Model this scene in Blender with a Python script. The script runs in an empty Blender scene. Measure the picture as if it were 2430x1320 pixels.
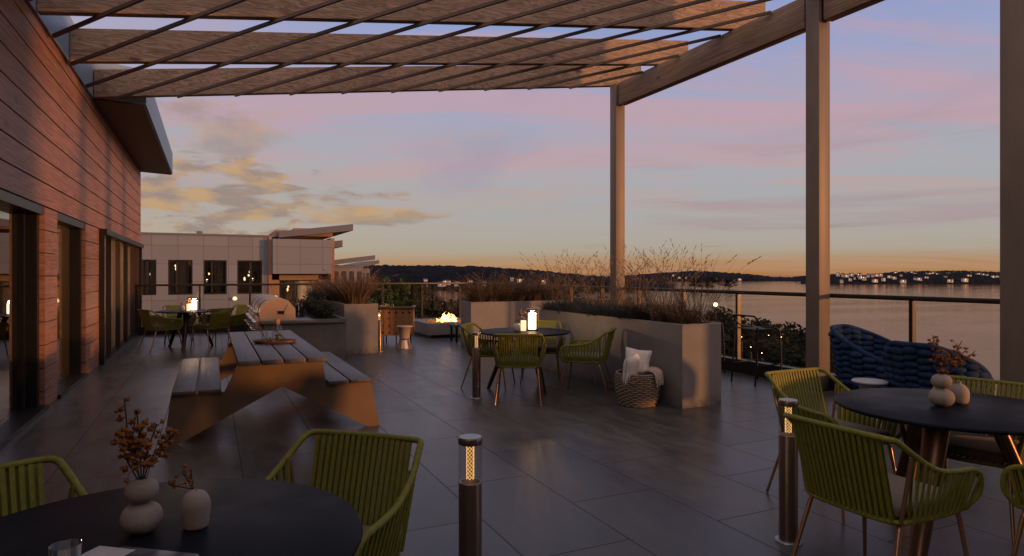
import bpy, math, random
from mathutils import Vector, Matrix, noise as mnoise

# ------------------------------------------------------------------ frame of reference
# Deck frame: x runs across the terrace (house wall -> lake railing), y along it, z up.
TH = math.radians(25.05); SN, CS = math.sin(TH), math.cos(TH)
F, CX, HY, EYE = 1530.0, 1215.0, 650.0, 1.5
def D(X, Y):                       # surveyed from the camera spot: X to the right, Y forward -> deck frame
    return (CS*X + SN*Y, -SN*X + CS*Y)
def ray(px, Y, py=None):           # a sight line of the photo at a surveyed distance
    u, v = D((px-CX)/F*Y, Y)
    return (u, v) if py is None else (u, v, EYE+(HY-py)/F*Y)
def onv(px, v):                    # where a sight line meets the plane y = v
    k = (px-CX)/F; Y = v/(CS-SN*k); return Y*(CS*k+SN)
def yaw(fx, fy):                   # rotation that turns local +y to the surveyed direction
    u, v = D(fx, fy); return math.atan2(v, u)-math.pi/2

scene = bpy.context.scene
COL = scene.collection
R = math.radians

# ------------------------------------------------------------------ camera
cam_d = bpy.data.cameras.new('camera'); cam = bpy.data.objects.new('camera', cam_d); COL.objects.link(cam)
cam.location = (0, 0, EYE); cam.rotation_euler = (R(90), 0, -TH)
cam_d.lens = 36*F/2430; cam_d.sensor_width = 36; cam_d.shift_y = -10/2430
cam_d.clip_start = 0.05; cam_d.clip_end = 12000
scene.camera = cam
scene.view_settings.view_transform = 'Standard'; scene.view_settings.look = 'None'
scene.view_settings.gamma = 1; scene.view_settings.exposure = 0.0
scene.view_settings.use_curve_mapping = False
scene.cycles.max_bounces = 8; scene.cycles.transparent_max_bounces = 24
scene.cycles.sample_clamp_indirect = 4.0
scene.cycles.caustics_reflective = False; scene.cycles.caustics_refractive = False

# ------------------------------------------------------------------ node helper
class NT:
    def __init__(s, tree): s.t = tree; s.n = tree.nodes; s.l = tree.links
    def add(s, typ, **kw):
        nd = s.n.new(typ)
        for k, v in kw.items():
            if k in nd.inputs.keys() if isinstance(k, str) else False: pass
            setattr(nd, k, v)
        return nd
    def set(s, sock, v):
        if isinstance(v, bpy.types.NodeSocket): s.l.new(v, sock)
        elif isinstance(v, (tuple, list)) and len(v) == 3 and sock.type == 'RGBA': sock.default_value = (*v, 1)
        else: sock.default_value = v
    def math(s, op, a, b=0.0, clamp=False):
        nd = s.n.new('ShaderNodeMath'); nd.operation = op; nd.use_clamp = clamp
        s.set(nd.inputs[0], a); s.set(nd.inputs[1], b); return nd.outputs[0]
    def vec(s, op, a, b=(0, 0, 0)):
        nd = s.n.new('ShaderNodeVectorMath'); nd.operation = op
        s.set(nd.inputs[0], a); s.set(nd.inputs[1], b)
        return nd.outputs['Value'] if op == 'DOT_PRODUCT' else nd.outputs[0]
    def mapping(s, v, scale=(1, 1, 1), rot=(0, 0, 0), loc=(0, 0, 0)):
        nd = s.n.new('ShaderNodeMapping'); s.set(nd.inputs['Vector'], v)
        nd.inputs['Scale'].default_value = scale; nd.inputs['Rotation'].default_value = rot; nd.inputs['Location'].default_value = loc
        return nd.outputs[0]
    def noise(s, v, scale=5, detail=4, rough=0.55, dist=0.0):
        nd = s.n.new('ShaderNodeTexNoise'); s.set(nd.inputs['Vector'], v)
        nd.inputs['Scale'].default_value = scale; nd.inputs['Detail'].default_value = detail
        nd.inputs['Roughness'].default_value = rough; nd.inputs['Distortion'].default_value = dist
        return nd.outputs['Fac']
    def ramp(s, f, stops, interp='LINEAR'):
        nd = s.n.new('ShaderNodeValToRGB'); s.set(nd.inputs[0], f); cr = nd.color_ramp; cr.interpolation = interp
        while len(cr.elements) < len(stops): cr.elements.new(0.5)
        for e, (p, c) in zip(cr.elements, stops):
            e.position = p; e.color = (c, c, c, 1) if isinstance(c, (int, float)) else (*c, 1)
        return nd.outputs[0]
    def mix(s, f, a, b, blend='MIX'):
        nd = s.n.new('ShaderNodeMix'); nd.data_type = 'RGBA'; nd.blend_type = blend
        s.set(nd.inputs[0], f); s.set(nd.inputs[6], a); s.set(nd.inputs[7], b); return nd.outputs[2]
    def rng(s, v, a, b, c, d):
        nd = s.n.new('ShaderNodeMapRange'); nd.interpolation_type = 'SMOOTHSTEP'
        s.set(nd.inputs[0], v)
        for i, q in enumerate((a, b, c, d)): nd.inputs[i+1].default_value = q
        return nd.outputs[0]

# ------------------------------------------------------------------ sky and sun
SUN_EL = R(3.6)
SUN = Vector((0.665*math.cos(SUN_EL), -0.747*math.cos(SUN_EL), math.sin(SUN_EL)))
def build_sky():
    w = bpy.data.worlds.new('World'); scene.world = w; w.use_nodes = True
    t = NT(w.node_tree); t.n.clear()
    out = t.add('ShaderNodeOutputWorld'); bg = t.add('ShaderNodeBackground')
    tc = t.add('ShaderNodeTexCoord').outputs['Generated']
    sep = t.add('ShaderNodeSeparateXYZ'); t.set(sep.inputs[0], tc)
    z = sep.outputs[2]
    side = t.vec('DOT_PRODUCT', tc, (CS, -SN, 0))
    fwd = t.vec('DOT_PRODUCT', tc, (SN, CS, 0))
    g = t.ramp(t.math('MAXIMUM', z, 0.0), [
        (0.0, (.42, .19, .07)), (.011, (.44, .225, .095)), (.021, (.43, .265, .14)), (.034, (.415, .355, .275)), (.060, (.415, .39, .345)), (.10, (.395, .40, .405)),
        (.155, (.40, .405, .445)), (.24, (.375, .385, .515)), (.30, (.33, .365, .57)), (.36, (.25, .34, .61)), (.43, (.17, .275, .43)), (.55, (.11, .21, .265)), (1.0, (.08, .145, .17))])
    # paler and warmer towards the house side
    warm = t.rng(side, -.75, .15, 1.0, 0.0)
    lowz = t.rng(z, .02, .30, 1.0, 0.15)
    g = t.mix(t.math('MULTIPLY', t.math('MULTIPLY', warm, lowz), .42), g, (.53, .41, .245))
    hi = t.rng(z, .15, .34, 0.0, 1.0)
    g = t.mix(t.math('MULTIPLY', t.math('MULTIPLY', warm, hi), .55), g, (.50, .41, .50))
    # high thin cloud sheet: projected onto a flat layer so that streaks foreshorten
    dz = t.math('ADD', t.math('MAXIMUM', z, 0.0), .10)
    comb = t.add('ShaderNodeCombineXYZ')
    t.set(comb.inputs[0], t.math('DIVIDE', side, dz)); t.set(comb.inputs[1], t.math('DIVIDE', fwd, dz))
    P = comb.outputs[0]
    warp = t.noise(t.mapping(P, (.6, .6, 1), (0, 0, .4)), 1.0, 3)
    P2 = t.vec('ADD', P, t.vec('MULTIPLY', (1, 1, 0), (0, 0, 0)))
    n1 = t.noise(t.mapping(P, (.36, 1.25, 1), (0, 0, R(-24)), (3.1, 1.7, 0)), 1.15, 8, .60, .9)
    n2 = t.noise(t.mapping(P, (.9, .5, 1), (0, 0, R(30)), (7.0, 2.0, 0)), .8, 5, .55, .3)
    m1 = t.math('MULTIPLY', t.ramp(n1, [(.42, 0.0), (.60, 1.0)], 'EASE'), t.rng(z, .05, .16, .25, 1.0))
    m1 = t.math('MULTIPLY', m1, t.rng(side, -.3, .5, .70, .80))
    pink = t.mix(t.rng(z, .08, .22, 0.0, 1.0), (.49, .37, .32), (.535, .35, .405))
    g = t.mix(m1, g, pink)
    m2 = t.math('MULTIPLY', t.ramp(n2, [(.50, 0.0), (.68, 1.0)], 'EASE'), t.rng(z, .07, .16, 0.0, .45))
    g = t.mix(m2, g, (.335, .30, .41))
    # peach wisps in the middle of the view
    n6 = t.noise(t.mapping(P, (.5, 1.5, 1), (0, 0, R(38)), (4.4, 9.1, 0)), 1.1, 8, .62, .8)
    m6 = t.math('MULTIPLY', t.ramp(n6, [(.53, 0.0), (.68, 1.0)], 'EASE'), t.math('MULTIPLY', t.rng(z, .09, .17, 0, .5), t.rng(z, .20, .33, 1.0, .1)))
    g = t.mix(t.math('MULTIPLY', m6, t.rng(side, .15, .4, 1, .35)), g, (.53, .35, .30))
    # thin dark streaks low over the lake
    c2 = t.add('ShaderNodeCombineXYZ'); t.set(c2.inputs[0], side); t.set(c2.inputs[1], z)
    Q = c2.outputs[0]
    n3 = t.noise(t.mapping(Q, (3.2, 48, 1), (0, 0, R(1.5)), (2.3, 4.1, 0)), 1.0, 4, .5, .4)
    m3 = t.math('MULTIPLY', t.ramp(n3, [(.60, 0.0), (.70, 1.0)], 'EASE'), t.math('MULTIPLY', t.rng(z, .008, .02, 0, .8), t.rng(z, .05, .09, 1, 0)))
    m3 = t.math('MULTIPLY', m3, t.rng(side, .05, .25, .0, 1))
    g = t.mix(m3, g, (.24, .145, .12))
    n5 = t.noise(t.mapping(Q, (2.0, 20, 1), (0, 0, R(-7)), (5.3, 1.1, 0)), 1.0, 5, .55, .5)
    m5 = t.math('MULTIPLY', t.ramp(n5, [(.50, 0.0), (.66, 1.0)], 'EASE'), t.math('MULTIPLY', t.rng(z, .05, .08, 0, .75), t.rng(z, .15, .24, 1, 0)))
    m5 = t.math('MULTIPLY', m5, t.rng(side, .05, .3, .25, 1))
    g = t.mix(m5, g, (.40, .295, .32))
    # golden broken clouds towards the house side
    def bank(cx, cz, rx, rz, sx, sz, off, lo, hi_, amt, g):
        d = t.math('ADD', t.math('POWER', t.math('DIVIDE', t.math('SUBTRACT', side, cx), rx), 2.0),
                   t.math('POWER', t.math('DIVIDE', t.math('SUBTRACT', z, cz), rz), 2.0))
        env = t.rng(d, 0.0, 1.0, 1.0, 0.0)
        n = t.noise(t.mapping(Q, (sx, sz, 1), (0, 0, R(-8)), off), 1.0, 8, .58, .35)
        nn = t.math('ADD', n, t.math('MULTIPLY', t.math('SUBTRACT', env, .55), .28))
        m = t.math('MULTIPLY', t.ramp(nn, [(lo, 0.0), (hi_, 1.0)], 'EASE'), t.math('MINIMUM', t.math('MULTIPLY', env, 3.0), amt))
        lit = t.noise(t.mapping(Q, (sx*1.3, sz*1.3, 1), (0, 0, R(-8)), (off[0]+.05, off[1]+.35, 0)), 1.0, 5, .55)
        c = t.mix(t.ramp(lit, [(.42, 0.0), (.62, 1.0)]), (.31, .235, .205), (.54, .34, .165))
        return t.mix(m, g, c)
    g = bank(-.41, .112, .17, .085, 13, 40, (1.2, 3.3, 0), .50, .62, .88, g)
    g = bank(-.23, .098, .17, .040, 6, 30, (8.2, 5.3, 0), .50, .64, .85, g)
    g = bank(-.45, .20, .22, .07, 7, 16, (2.2, 7.3, 0), .50, .68, .55, g)
    # unseen sky behind the viewer brightened and warmed, adding light to beams and floor
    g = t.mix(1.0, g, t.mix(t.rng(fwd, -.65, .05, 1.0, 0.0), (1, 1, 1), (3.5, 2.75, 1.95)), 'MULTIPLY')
    g = t.mix(t.rng(z, -.03, -.005, 1.0, 0.0), g, (.07, .055, .05))
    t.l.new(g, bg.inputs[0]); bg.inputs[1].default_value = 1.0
    t.l.new(bg.outputs[0], out.inputs[0])
build_sky()
sun_d = bpy.data.lights.new('sun', 'SUN'); sun_d.energy = 2.8; sun_d.angle = R(2.2); sun_d.color = (1.0, .40, .13)
sun = bpy.data.objects.new('sun', sun_d); COL.objects.link(sun)
sun.rotation_euler = (-SUN).to_track_quat('-Z', 'Y').to_euler()

# ------------------------------------------------------------------ materials
M = {}
def mat(name, base=(.5, .5, .5), rough=.6, metal=0.0, var=0.0, vscale=4, vstretch=(1, 1, 1), bump=0.0, bscale=30, bstretch=(1, 1, 1),
        emit=None, estr=0.0, spec=.5, base2=None, rvar=0.0, sheen=0.0, trans=0.0):
    m = bpy.data.materials.new(name); m.use_nodes = True; t = NT(m.node_tree); b = t.n['Principled BSDF']
    b.inputs['Roughness'].default_value = rough; b.inputs['Metallic'].default_value = metal
    b.inputs['Specular IOR Level'].default_value = spec
    b.inputs['Base Color'].default_value = (*base, 1)
    if sheen: b.inputs['Sheen Weight'].default_value = sheen
    if trans: b.inputs['Transmission Weight'].default_value = trans
    tc = t.add('ShaderNodeTexCoord').outputs['Object']
    if var or base2:
        n = t.noise(t.mapping(tc, vstretch), vscale, 5, .6)
        c2 = base2 or tuple(x*(1-var) for x in base); c1 = base if base2 else tuple(min(1, x*(1+var)) for x in base)
        t.l.new(t.mix(t.ramp(n, [(.32, 0.0), (.68, 1.0)]), c2, c1), b.inputs['Base Color'])
    if rvar:
        n = t.noise(t.mapping(tc, vstretch), vscale*1.7, 5, .6)
        t.l.new(t.rng(n, .3, .7, max(.02, rough-rvar), rough+rvar), b.inputs['Roughness'])
    if bump:
        bn = t.add('ShaderNodeBump'); bn.inputs['Strength'].default_value = bump; bn.inputs['Distance'].default_value = .01
        t.l.new(t.noise(t.mapping(tc, bstretch), bscale, 4, .6), bn.inputs['Height']); t.l.new(bn.outputs[0], b.inputs['Normal'])
    if emit:
        b.inputs['Emission Color'].default_value = (*emit, 1); b.inputs['Emission Strength'].default_value = estr
    M[name] = m; return m

def wood(name, dark, light, axis, knots=0.0, scale=1.0, rough=.6, bump=.35):
    """Sawn timber: long fibres along `axis`, cathedral figure and a few knots."""
    m = bpy.data.materials.new(name); m.use_nodes = True; t = NT(m.node_tree); b = t.n['Principled BSDF']
    tc = t.add('ShaderNodeTexCoord').outputs['Object']
    st = [13*scale]*3; st[axis] = .30*scale
    fine = [70*scale]*3; fine[axis] = 1.6*scale
    w = t.noise(t.mapping(tc, tuple(st)), 1.0, 3, .5, 1.2)
    rings = t.math('FRACT', t.math('MULTIPLY', w, 9.0)); rings = t.math('ABSOLUTE', t.math('SUBTRACT', rings, .5))
    f = t.noise(t.mapping(tc, tuple(fine)), 1.0, 4, .6)
    patch = t.noise(tc, 1.3*scale, 3, .5)
    k = t.math('ADD', t.math('MULTIPLY', rings, .55), t.math('ADD', t.math('MULTIPLY', f, .45), t.math('MULTIPLY', patch, .35)))
    col = t.mix(t.rng(k, .28, .82, 0, 1), dark, light)
    if knots:
        ks = [2.6*scale]*3; ks[axis] = 1.0*scale
        v = t.add('ShaderNodeTexVoronoi'); t.set(v.inputs['Vector'], t.mapping(tc, tuple(ks))); v.inputs['Scale'].default_value = 1.0
        col = t.mix(t.rng(v.outputs['Distance'], .03, .11, knots, 0.0), col, tuple(x*.35 for x in dark))
    t.l.new(col, b.inputs['Base Color']); b.inputs['Roughness'].default_value = rough
    bn = t.add('ShaderNodeBump'); bn.inputs['Strength'].default_value = bump; bn.inputs['Distance'].default_value = .006
    t.l.new(k, bn.inputs['Height']); t.l.new(bn.outputs[0], b.inputs['Normal'])
    M[name] = m; return m

def glass(name, tint=(1, 1, 1), refl=1.0, rough=0.0, base=.0):
    m = bpy.data.materials.new(name); m.use_nodes = True; t = NT(m.node_tree); t.n.clear()
    o = t.add('ShaderNodeOutputMaterial'); tr = t.add('ShaderNodeBsdfTransparent'); gl = t.add('ShaderNodeBsdfGlossy'); mx = t.add('ShaderNodeMixShader')
    tr.inputs[0].default_value = (*tint, 1); gl.inputs['Roughness'].default_value = rough
    fr = t.add('ShaderNodeFresnel'); fr.inputs[0].default_value = 1.5
    geo = t.add('ShaderNodeNewGeometry')
    # the same reflection from both faces of a thin pane
    fr2 = t.add('ShaderNodeLayerWeight'); fr2.inputs[0].default_value = .5
    face = t.math('POWER', fr2.outputs['Facing'], 4.0)
    f = t.math('ADD', t.math('MULTIPLY', face, refl*.95), .045*refl+base, True)
    t.l.new(f, mx.inputs[0]); t.l.new(tr.outputs[0], mx.inputs[1]); t.l.new(gl.outputs[0], mx.inputs[2]); t.l.new(mx.outputs[0], o.inputs[0])
    M[name] = m; return m

def build_materials():
    # terrace floor: large porcelain slabs in running bond
    m = bpy.data.materials.new('porcelain_paving'); m.use_nodes = True; t = NT(m.node_tree); b = t.n['Principled BSDF']
    tc = t.add('ShaderNodeTexCoord').outputs['Object']
    bp = t.mapping(tc, (1, 1, 1), (0, 0, R(90)), (-4.055, 1.07, 0))
    br = t.add('ShaderNodeTexBrick'); t.set(br.inputs['Vector'], bp); br.offset = .5; br.squash = 1
    br.inputs['Scale'].default_value = 1; br.inputs['Mortar Size'].default_value = .0040; br.inputs['Mortar Smooth'].default_value = .15
    br.inputs['Brick Width'].default_value = 1.286; br.inputs['Row Height'].default_value = .643; br.inputs['Bias'].default_value = 0
    br.inputs['Color1'].default_value = (.3, .3, .3, 1); br.inputs['Color2'].default_value = (.75, .75, .75, 1); br.inputs['Mortar'].default_value = (.5, .5, .5, 1)
    big = t.noise(t.mapping(tc, (1, .35, 1)), 1.1, 6, .62, .6)
    mid = t.noise(t.mapping(tc, (3.4, .9, 1)), 2.2, 7, .68, .4)
    spk = t.noise(tc, 42, 4, .7)
    k = t.math('ADD', t.math('MULTIPLY', big, .5), t.math('MULTIPLY', mid, .5))
    col = t.mix(t.rng(k, .36, .66, 0, 1), (.043, .046, .046), (.105, .108, .106))
    col = t.mix(1.0, col, t.mix(br.outputs['Color'], (.70, .71, .73), (1.28, 1.27, 1.25)), 'MULTIPLY')
    col = t.mix(t.rng(spk, .60, .70, 0, .45), col, (.035, .035, .04))
    col = t.mix(t.rng(spk, .36, .28, 0, .35), col, (.15, .145, .145))
    col = t.mix(br.outputs['Fac'], col, (.018, .018, .019))
    t.l.new(col, b.inputs['Base Color'])
    rough = t.math('ADD', t.rng(k, .36, .66, .27, .41), t.math('MULTIPLY', t.rng(spk, .5, .7, 0, 1), .08))
    t.l.new(t.math('ADD', rough, t.math('MULTIPLY', br.outputs['Fac'], .4)), b.inputs['Roughness'])
    b.inputs['Specular IOR Level'].default_value = .42
    bn = t.add('ShaderNodeBump'); bn.inputs['Strength'].default_value = .14; bn.inputs['Distance'].default_value = .006
    h = t.math('SUBTRACT', t.math('ADD', t.math('MULTIPLY', mid, .8), t.math('MULTIPLY', spk, .25)), t.math('MULTIPLY', br.outputs['Fac'], .7))
    t.l.new(h, bn.inputs['Height']); t.l.new(bn.outputs[0], b.inputs['Normal'])
    M['paving'] = m
    wood('cedar', (.150, .072, .050), (.385, .188, .125), 1, .5, .8, .55, .5)
    wood('cedar_end', (.14, .07, .045), (.33, .16, .105), 0, 0, 1, .6, .4)
    wood('fin_wood', (.018, .011, .008), (.045, .027, .019), 2, 0, 1, .6, .3)
    wood('larch_beam', (.090, .062, .043), (.345, .255, .185), 0, .9, .9, .6, .6)
    wood('larch_edge_beam', (.14, .098, .068), (.34, .245, .175), 1, 1.0, .9, .6, .5)
    wood('batten_wood', (.05, .032, .024), (.11, .075, .055), 1, 0, 1.2, .6, .3)
    wood('grey_slats', (.030, .030, .034), (.085, .083, .088), 1, .3, 1.3, .42, .5)
    mat('steel_post', (.185, .152, .122), .46, 0, .10, 3, (1, 1, .5), .12, 60, spec=.3)
    mat('dark_bronze', (.026, .024, .024), .42, .5, .2, 5)
    mat('rail_bronze', (.040, .034, .031), .38, .6, .2, 5)
    mat('black_metal', (.012, .012, .013), .42, .4, .2, 6)
    mat('concrete', (.215, .205, .205), .72, 0, .13, 1.6, (1, 1, 1), .25, 40)
    mat('concrete_dark', (.115, .112, .115), .62, 0, .14, 1.8, (1, 1, 1), .2, 40)
    for nm in ('concrete', 'concrete_dark'):
        m = M[nm]; t = NT(m.node_tree); b = t.n['Principled BSDF']; src = b.inputs['Base Color'].links[0].from_socket
        tc = t.add('ShaderNodeTexCoord').outputs['Object']
        st = t.noise(t.mapping(tc, (7, 7, .5)), 1.0, 5, .6); bl = t.noise(tc, 2.4, 6, .65, .5)
        c = t.mix(t.rng(st, .54, .72, 0, .38), src, tuple(x*.45 for x in b.inputs['Base Color'].default_value[:3]))
        c = t.mix(t.rng(bl, .52, .68, 0, .30), c, (.34, .325, .31) if nm == 'concrete' else (.19, .185, .185))
        v = t.add('ShaderNodeTexVoronoi'); t.set(v.inputs['Vector'], tc); v.inputs['Scale'].default_value = 26
        keep = t.rng(t.noise(tc, 9, 2), .50, .60, 0, 1)
        c = t.mix(t.math('MULTIPLY', t.rng(v.outputs['Distance'], .05, .12, 1, 0), keep), c, (.035, .033, .032))
        sp = t.add('ShaderNodeSeparateXYZ'); t.set(sp.inputs[0], tc)
        dirt = t.math('MULTIPLY', t.rng(sp.outputs[2], .0, .16, .75, 0), t.rng(t.noise(tc, 11, 4), .35, .65, .2, 1))
        c = t.mix(dirt, c, (.05, .045, .042)); t.l.new(c, b.inputs['Base Color'])
    mat('counter_stone', (.13, .135, .145), .38, 0, .18, 4, (1, 1, 1), .08, 60)
    mat('soil', (.018, .013, .010), .95, 0, .4, 30, (1, 1, 1), 1.0, 60)
    mat('fascia_metal', (.27, .40, .52), .45, .1, .05, 2)
    mat('roof_metal', (.075, .085, .115), .5, .1, .05, 2)
    mat('soffit', (.085, .060, .048), .6, 0, .12, 2, (1, .2, 1))
    mat('rope_green', (.185, .190, .022), .62, 0, .18, 40, (1, 1, 1), .35, 220)
    mat('rope_lime', (.36, .34, .030), .62, 0, .18, 40, (1, 1, 1), .35, 220)
    mat('bronze_leg', (.36, .215, .13), .30, .75, .12, 9)
    mat('cushion_taupe', (.15, .105, .080), .9, 0, .15, 60, (1, 1, 1), .35, 260, sheen=.3)
    mat('tabletop_black', (.010, .013, .019), .42, 0, .25, 3, (1, 1, 1), .04, 200, rvar=.04, spec=.03)
    mat('table_leg', (.030, .025, .022), .33, .55, .2, 5)
    mat('copper_panel', (.145, .103, .072), .48, .30, .12, 3, (1, 1, 1), .06, 120)
    mat('bollard_steel', (.24, .185, .15), .30, .85, .10, 6, (1, 1, .2), .06, 80, (4, 4, .3))
    mat('cap_steel', (.35, .37, .40), .35, .6)
    mat('filament_body', (.10, .045, .018), .6, 0, emit=(1.0, .42, .10), estr=.12)
    mat('filament', (.25, .16, .08), .5, 0, emit=(1.0, .52, .18), estr=1.1)
    mat('bulb_glow', (1, .8, .5), .5, 0, emit=(1.0, .58, .24), estr=14.0)
    mat('lantern_glow', (1, .9, .75), .5, 0, emit=(1.0, .72, .46), estr=5.0)
    mat('candle_glow', (1, .9, .75), .5, 0, emit=(1.0, .62, .34), estr=1.3)
    mat('flame', (1, .6, .2), .5, 0, emit=(1.0, .42, .08), estr=4.5)
    mat('flame_core', (1, .8, .4), .5, 0, emit=(1.0, .62, .20), estr=7.0)
    mat('embers', (.05, .02, .012), .9, 0, .5, 40, emit=(1.0, .28, .05), estr=.35)
    mat('ceramic', (.30, .262, .235), .72, 0, .10, 9, (1, 1, 1), .16, 60)
    mat('ceramic_white', (.62, .60, .57), .6, 0, .06, 6)
    mat('dry_flower', (.24, .088, .018), .85, 0, .35, 80)
    mat('dry_stem', (.05, .032, .022), .8)
    mat('paper_cover', (.16, .175, .20), .35, 0, base2=(.016, .018, .022), vscale=16, vstretch=(1, 1.8, 1))
    mat('paper_white', (.50, .50, .52), .5)
    mat('leather', (.275, .135, .055), .48, 0, .15, 14, (1, 1, 1), .15, 150)
    mat('stool_stone', (.40, .33, .28), .6, 0, .08, 5)
    mat('stool_metal', (.62, .46, .33), .22, .9, .05, 3)
    mat('wicker', (.26, .205, .15), .8, 0, .3, 60, (1, 1, 1), .5, 150)
    mat('linen', (.74, .71, .70), .9, 0, .06, 40, (1, 1, 1), .3, 220)
    mat('throw_knit', (.50, .43, .36), .95, 0, .2, 60, (1, 1, 1), .6, 160)
    mat('navy_knit', (.014, .036, .098), .82, 0, .38, 9, (1, 1, 1), .5, 260, spec=.25)
    mat('seat_sand', (.24, .185, .14), .9, 0, .1, 40, (1, 1, 1), .3, 200)
    mat('white_stone', (.48, .49, .52), .45, 0, .05, 6)
    mat('chrome', (.74, .74, .77), .34, 1.0)
    mat('grill_side', (.62, .46, .33), .40, .6, .1, 8, (1, 1, 6), .1, 80, (1, 1, 8))
    mat('grill_dark', (.03, .03, .033), .35, .5)
    mat('tray_brown', (.11, .042, .018), .45, 0, .2, 8)
    mat('cork', (.34, .19, .09), .8, 0, .2, 40)
    mat('mint', (.07, .13, .03), .6, 0, .3, 20)
    mat('bottle_glass', (.010, .014, .008), .06, 0, spec=.9)
    mat('bottle_foil', (.12, .012, .010), .35, .5)
    mat('blade_brown', (.085, .058, .035), .75, 0, .35, 3)
    mat('blade_tan', (.17, .115, .07), .75, 0, .3, 3)
    mat('blade_blue', (.035, .048, .052), .7, 0, .35, 6)
    mat('seed_head', (.24, .155, .095), .85, 0, .25, 8)
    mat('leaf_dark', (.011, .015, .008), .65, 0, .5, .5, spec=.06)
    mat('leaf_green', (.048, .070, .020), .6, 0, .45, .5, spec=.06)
    mat('leaf_shrub', (.040, .050, .034), .6, 0, .5, 8, spec=.06)
    mat('bark', (.050, .038, .030), .9, 0, .3, 3, (1, 1, .2), .5, 10, spec=.06)
    mat('hill_forest', (.006, .008, .014), .95, 0, .35, .04, spec=.06)
    mat('hill_near', (.009, .011, .014), .95, 0, .35, .05, spec=.06)
    mat('land', (.020, .024, .014), .95, 0, .4, .08, spec=.06)
    mat('facade_panel', (.16, .165, .185), .7, 0, .05, 1.5)
    mat('facade_blue', (.085, .105, .14), .5, .1, .05, 2)
    mat('facade_ochre', (.24, .165, .115), .7, 0, .07, 1.5)
    mat('house_wall', (.46, .42, .41), .8, 0, .1, .3)
    mat('house_roof', (.03, .028, .03), .8)
    mat('house_lit', (.6, .5, .4), .6, 0, emit=(1.0, .62, .28), estr=3.0)
    mat('room_warm', (.42, .31, .19), .8, 0, .05, 2)
    mat('room_dark', (.055, .048, .044), .8)
    mat('lamp_warm', (1, .8, .6), .5, 0, emit=(1.0, .60, .28), estr=45.0)
    mat('lamp_dim', (1, .8, .6), .5, 0, emit=(1.0, .62, .30), estr=8.0)
    mat('curtain', (.34, .31, .30), .9, 0, .06, 5, (1, 1, 1))
    mat('curtain_dark', (.075, .078, .09), .9)
    mat('plant_pot_leaf', (.05, .09, .025), .6)
    glass('window_glass', (.80, .80, .80), 1.0, 0.0, .17)
    glass('facade_glass', (.55, .55, .57), .9, 0.02, .06)
    mat('table_leg_bronze', (.15, .095, .06), .32, .75, .15, 5)
    glass('rail_glass', (.93, .94, .94), .40, 0.0, 0.0)
    glass('clear_glass', (.90, .92, .93), .9, 0.02, .02)
    m = M['curtain']; t = NT(m.node_tree); b = t.n['Principled BSDF']; o = t.n['Material Output']
    tl = t.add('ShaderNodeBsdfTranslucent'); tl.inputs[0].default_value = (.50, .44, .38, 1); mx = t.add('ShaderNodeMixShader'); mx.inputs[0].default_value = .5
    t.l.new(b.outputs[0], mx.inputs[1]); t.l.new(tl.outputs[0], mx.inputs[2]); t.l.new(mx.outputs[0], o.inputs[0])
    # panel joints for the opposite facade
    m = M['facade_panel']; t = NT(m.node_tree); b = t.n['Principled BSDF']
    tc = t.add('ShaderNodeTexCoord').outputs['Object']
    br = t.add('ShaderNodeTexBrick'); t.set(br.inputs['Vector'], t.mapping(tc, (1, 1, 1), (R(-90), 0, 0), (.35, 0.9, 0))); br.offset = 0; br.squash = 1
    br.inputs['Scale'].default_value = 1; br.inputs['Mortar Size'].default_value = .018; br.inputs['Brick Width'].default_value = 1.24; br.inputs['Row Height'].default_value = .98
    br.inputs['Color1'].default_value = (.122, .143, .185, 1); br.inputs['Color2'].default_value = (.142, .164, .21, 1); br.inputs['Mortar'].default_value = (.085, .085, .10, 1)
    br.inputs['Mortar Smooth'].default_value = .2
    t.l.new(br.outputs['Color'], b.inputs['Base Color'])
    # lake: still water with faint wind ripples
    m = bpy.data.materials.new('lake_water'); m.use_nodes = True; t = NT(m.node_tree); t.n.clear()
    o = t.add('ShaderNodeOutputMaterial'); df = t.add('ShaderNodeBsdfDiffuse'); gl = t.add('ShaderNodeBsdfGlossy'); mx = t.add('ShaderNodeMixShader'); fr = t.add('ShaderNodeFresnel')
    df.inputs[0].default_value = (.15, .075, .055, 1); gl.inputs[0].default_value = (.86, .64, .52, 1); gl.inputs['Roughness'].default_value = .07; fr.inputs[0].default_value = 1.33
    tc = t.add('ShaderNodeTexCoord').outputs['Object']
    n1 = t.noise(t.mapping(tc, (.16, .30, 1), (0, 0, R(20))), 1.0, 4, .55)
    n2 = t.noise(t.mapping(tc, (.012, .03, 1), (0, 0, R(-15))), 1.0, 4, .6)
    n3 = t.noise(t.mapping(tc, (.004, .02, 1), (0, 0, R(-30))), 1.0, 5, .6)
    bn = t.add('ShaderNodeBump'); bn.inputs['Distance'].default_value = .55
    t.l.new(t.rng(n3, .36, .64, .07, .42), bn.inputs['Strength'])
    t.l.new(t.math('ADD', n1, t.math('MULTIPLY', n2, 2.0)), bn.inputs['Height'])
    for nd in (df, gl, fr): t.l.new(bn.outputs[0], nd.inputs['Normal'])
    t.l.new(t.math('ADD', t.math('MULTIPLY', fr.outputs[0], .9), .06), mx.inputs[0]); t.l.new(df.outputs[0], mx.inputs[1]); t.l.new(gl.outputs[0], mx.inputs[2]); t.l.new(mx.outputs[0], o.inputs[0])
    M['lake'] = m
build_materials()

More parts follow.
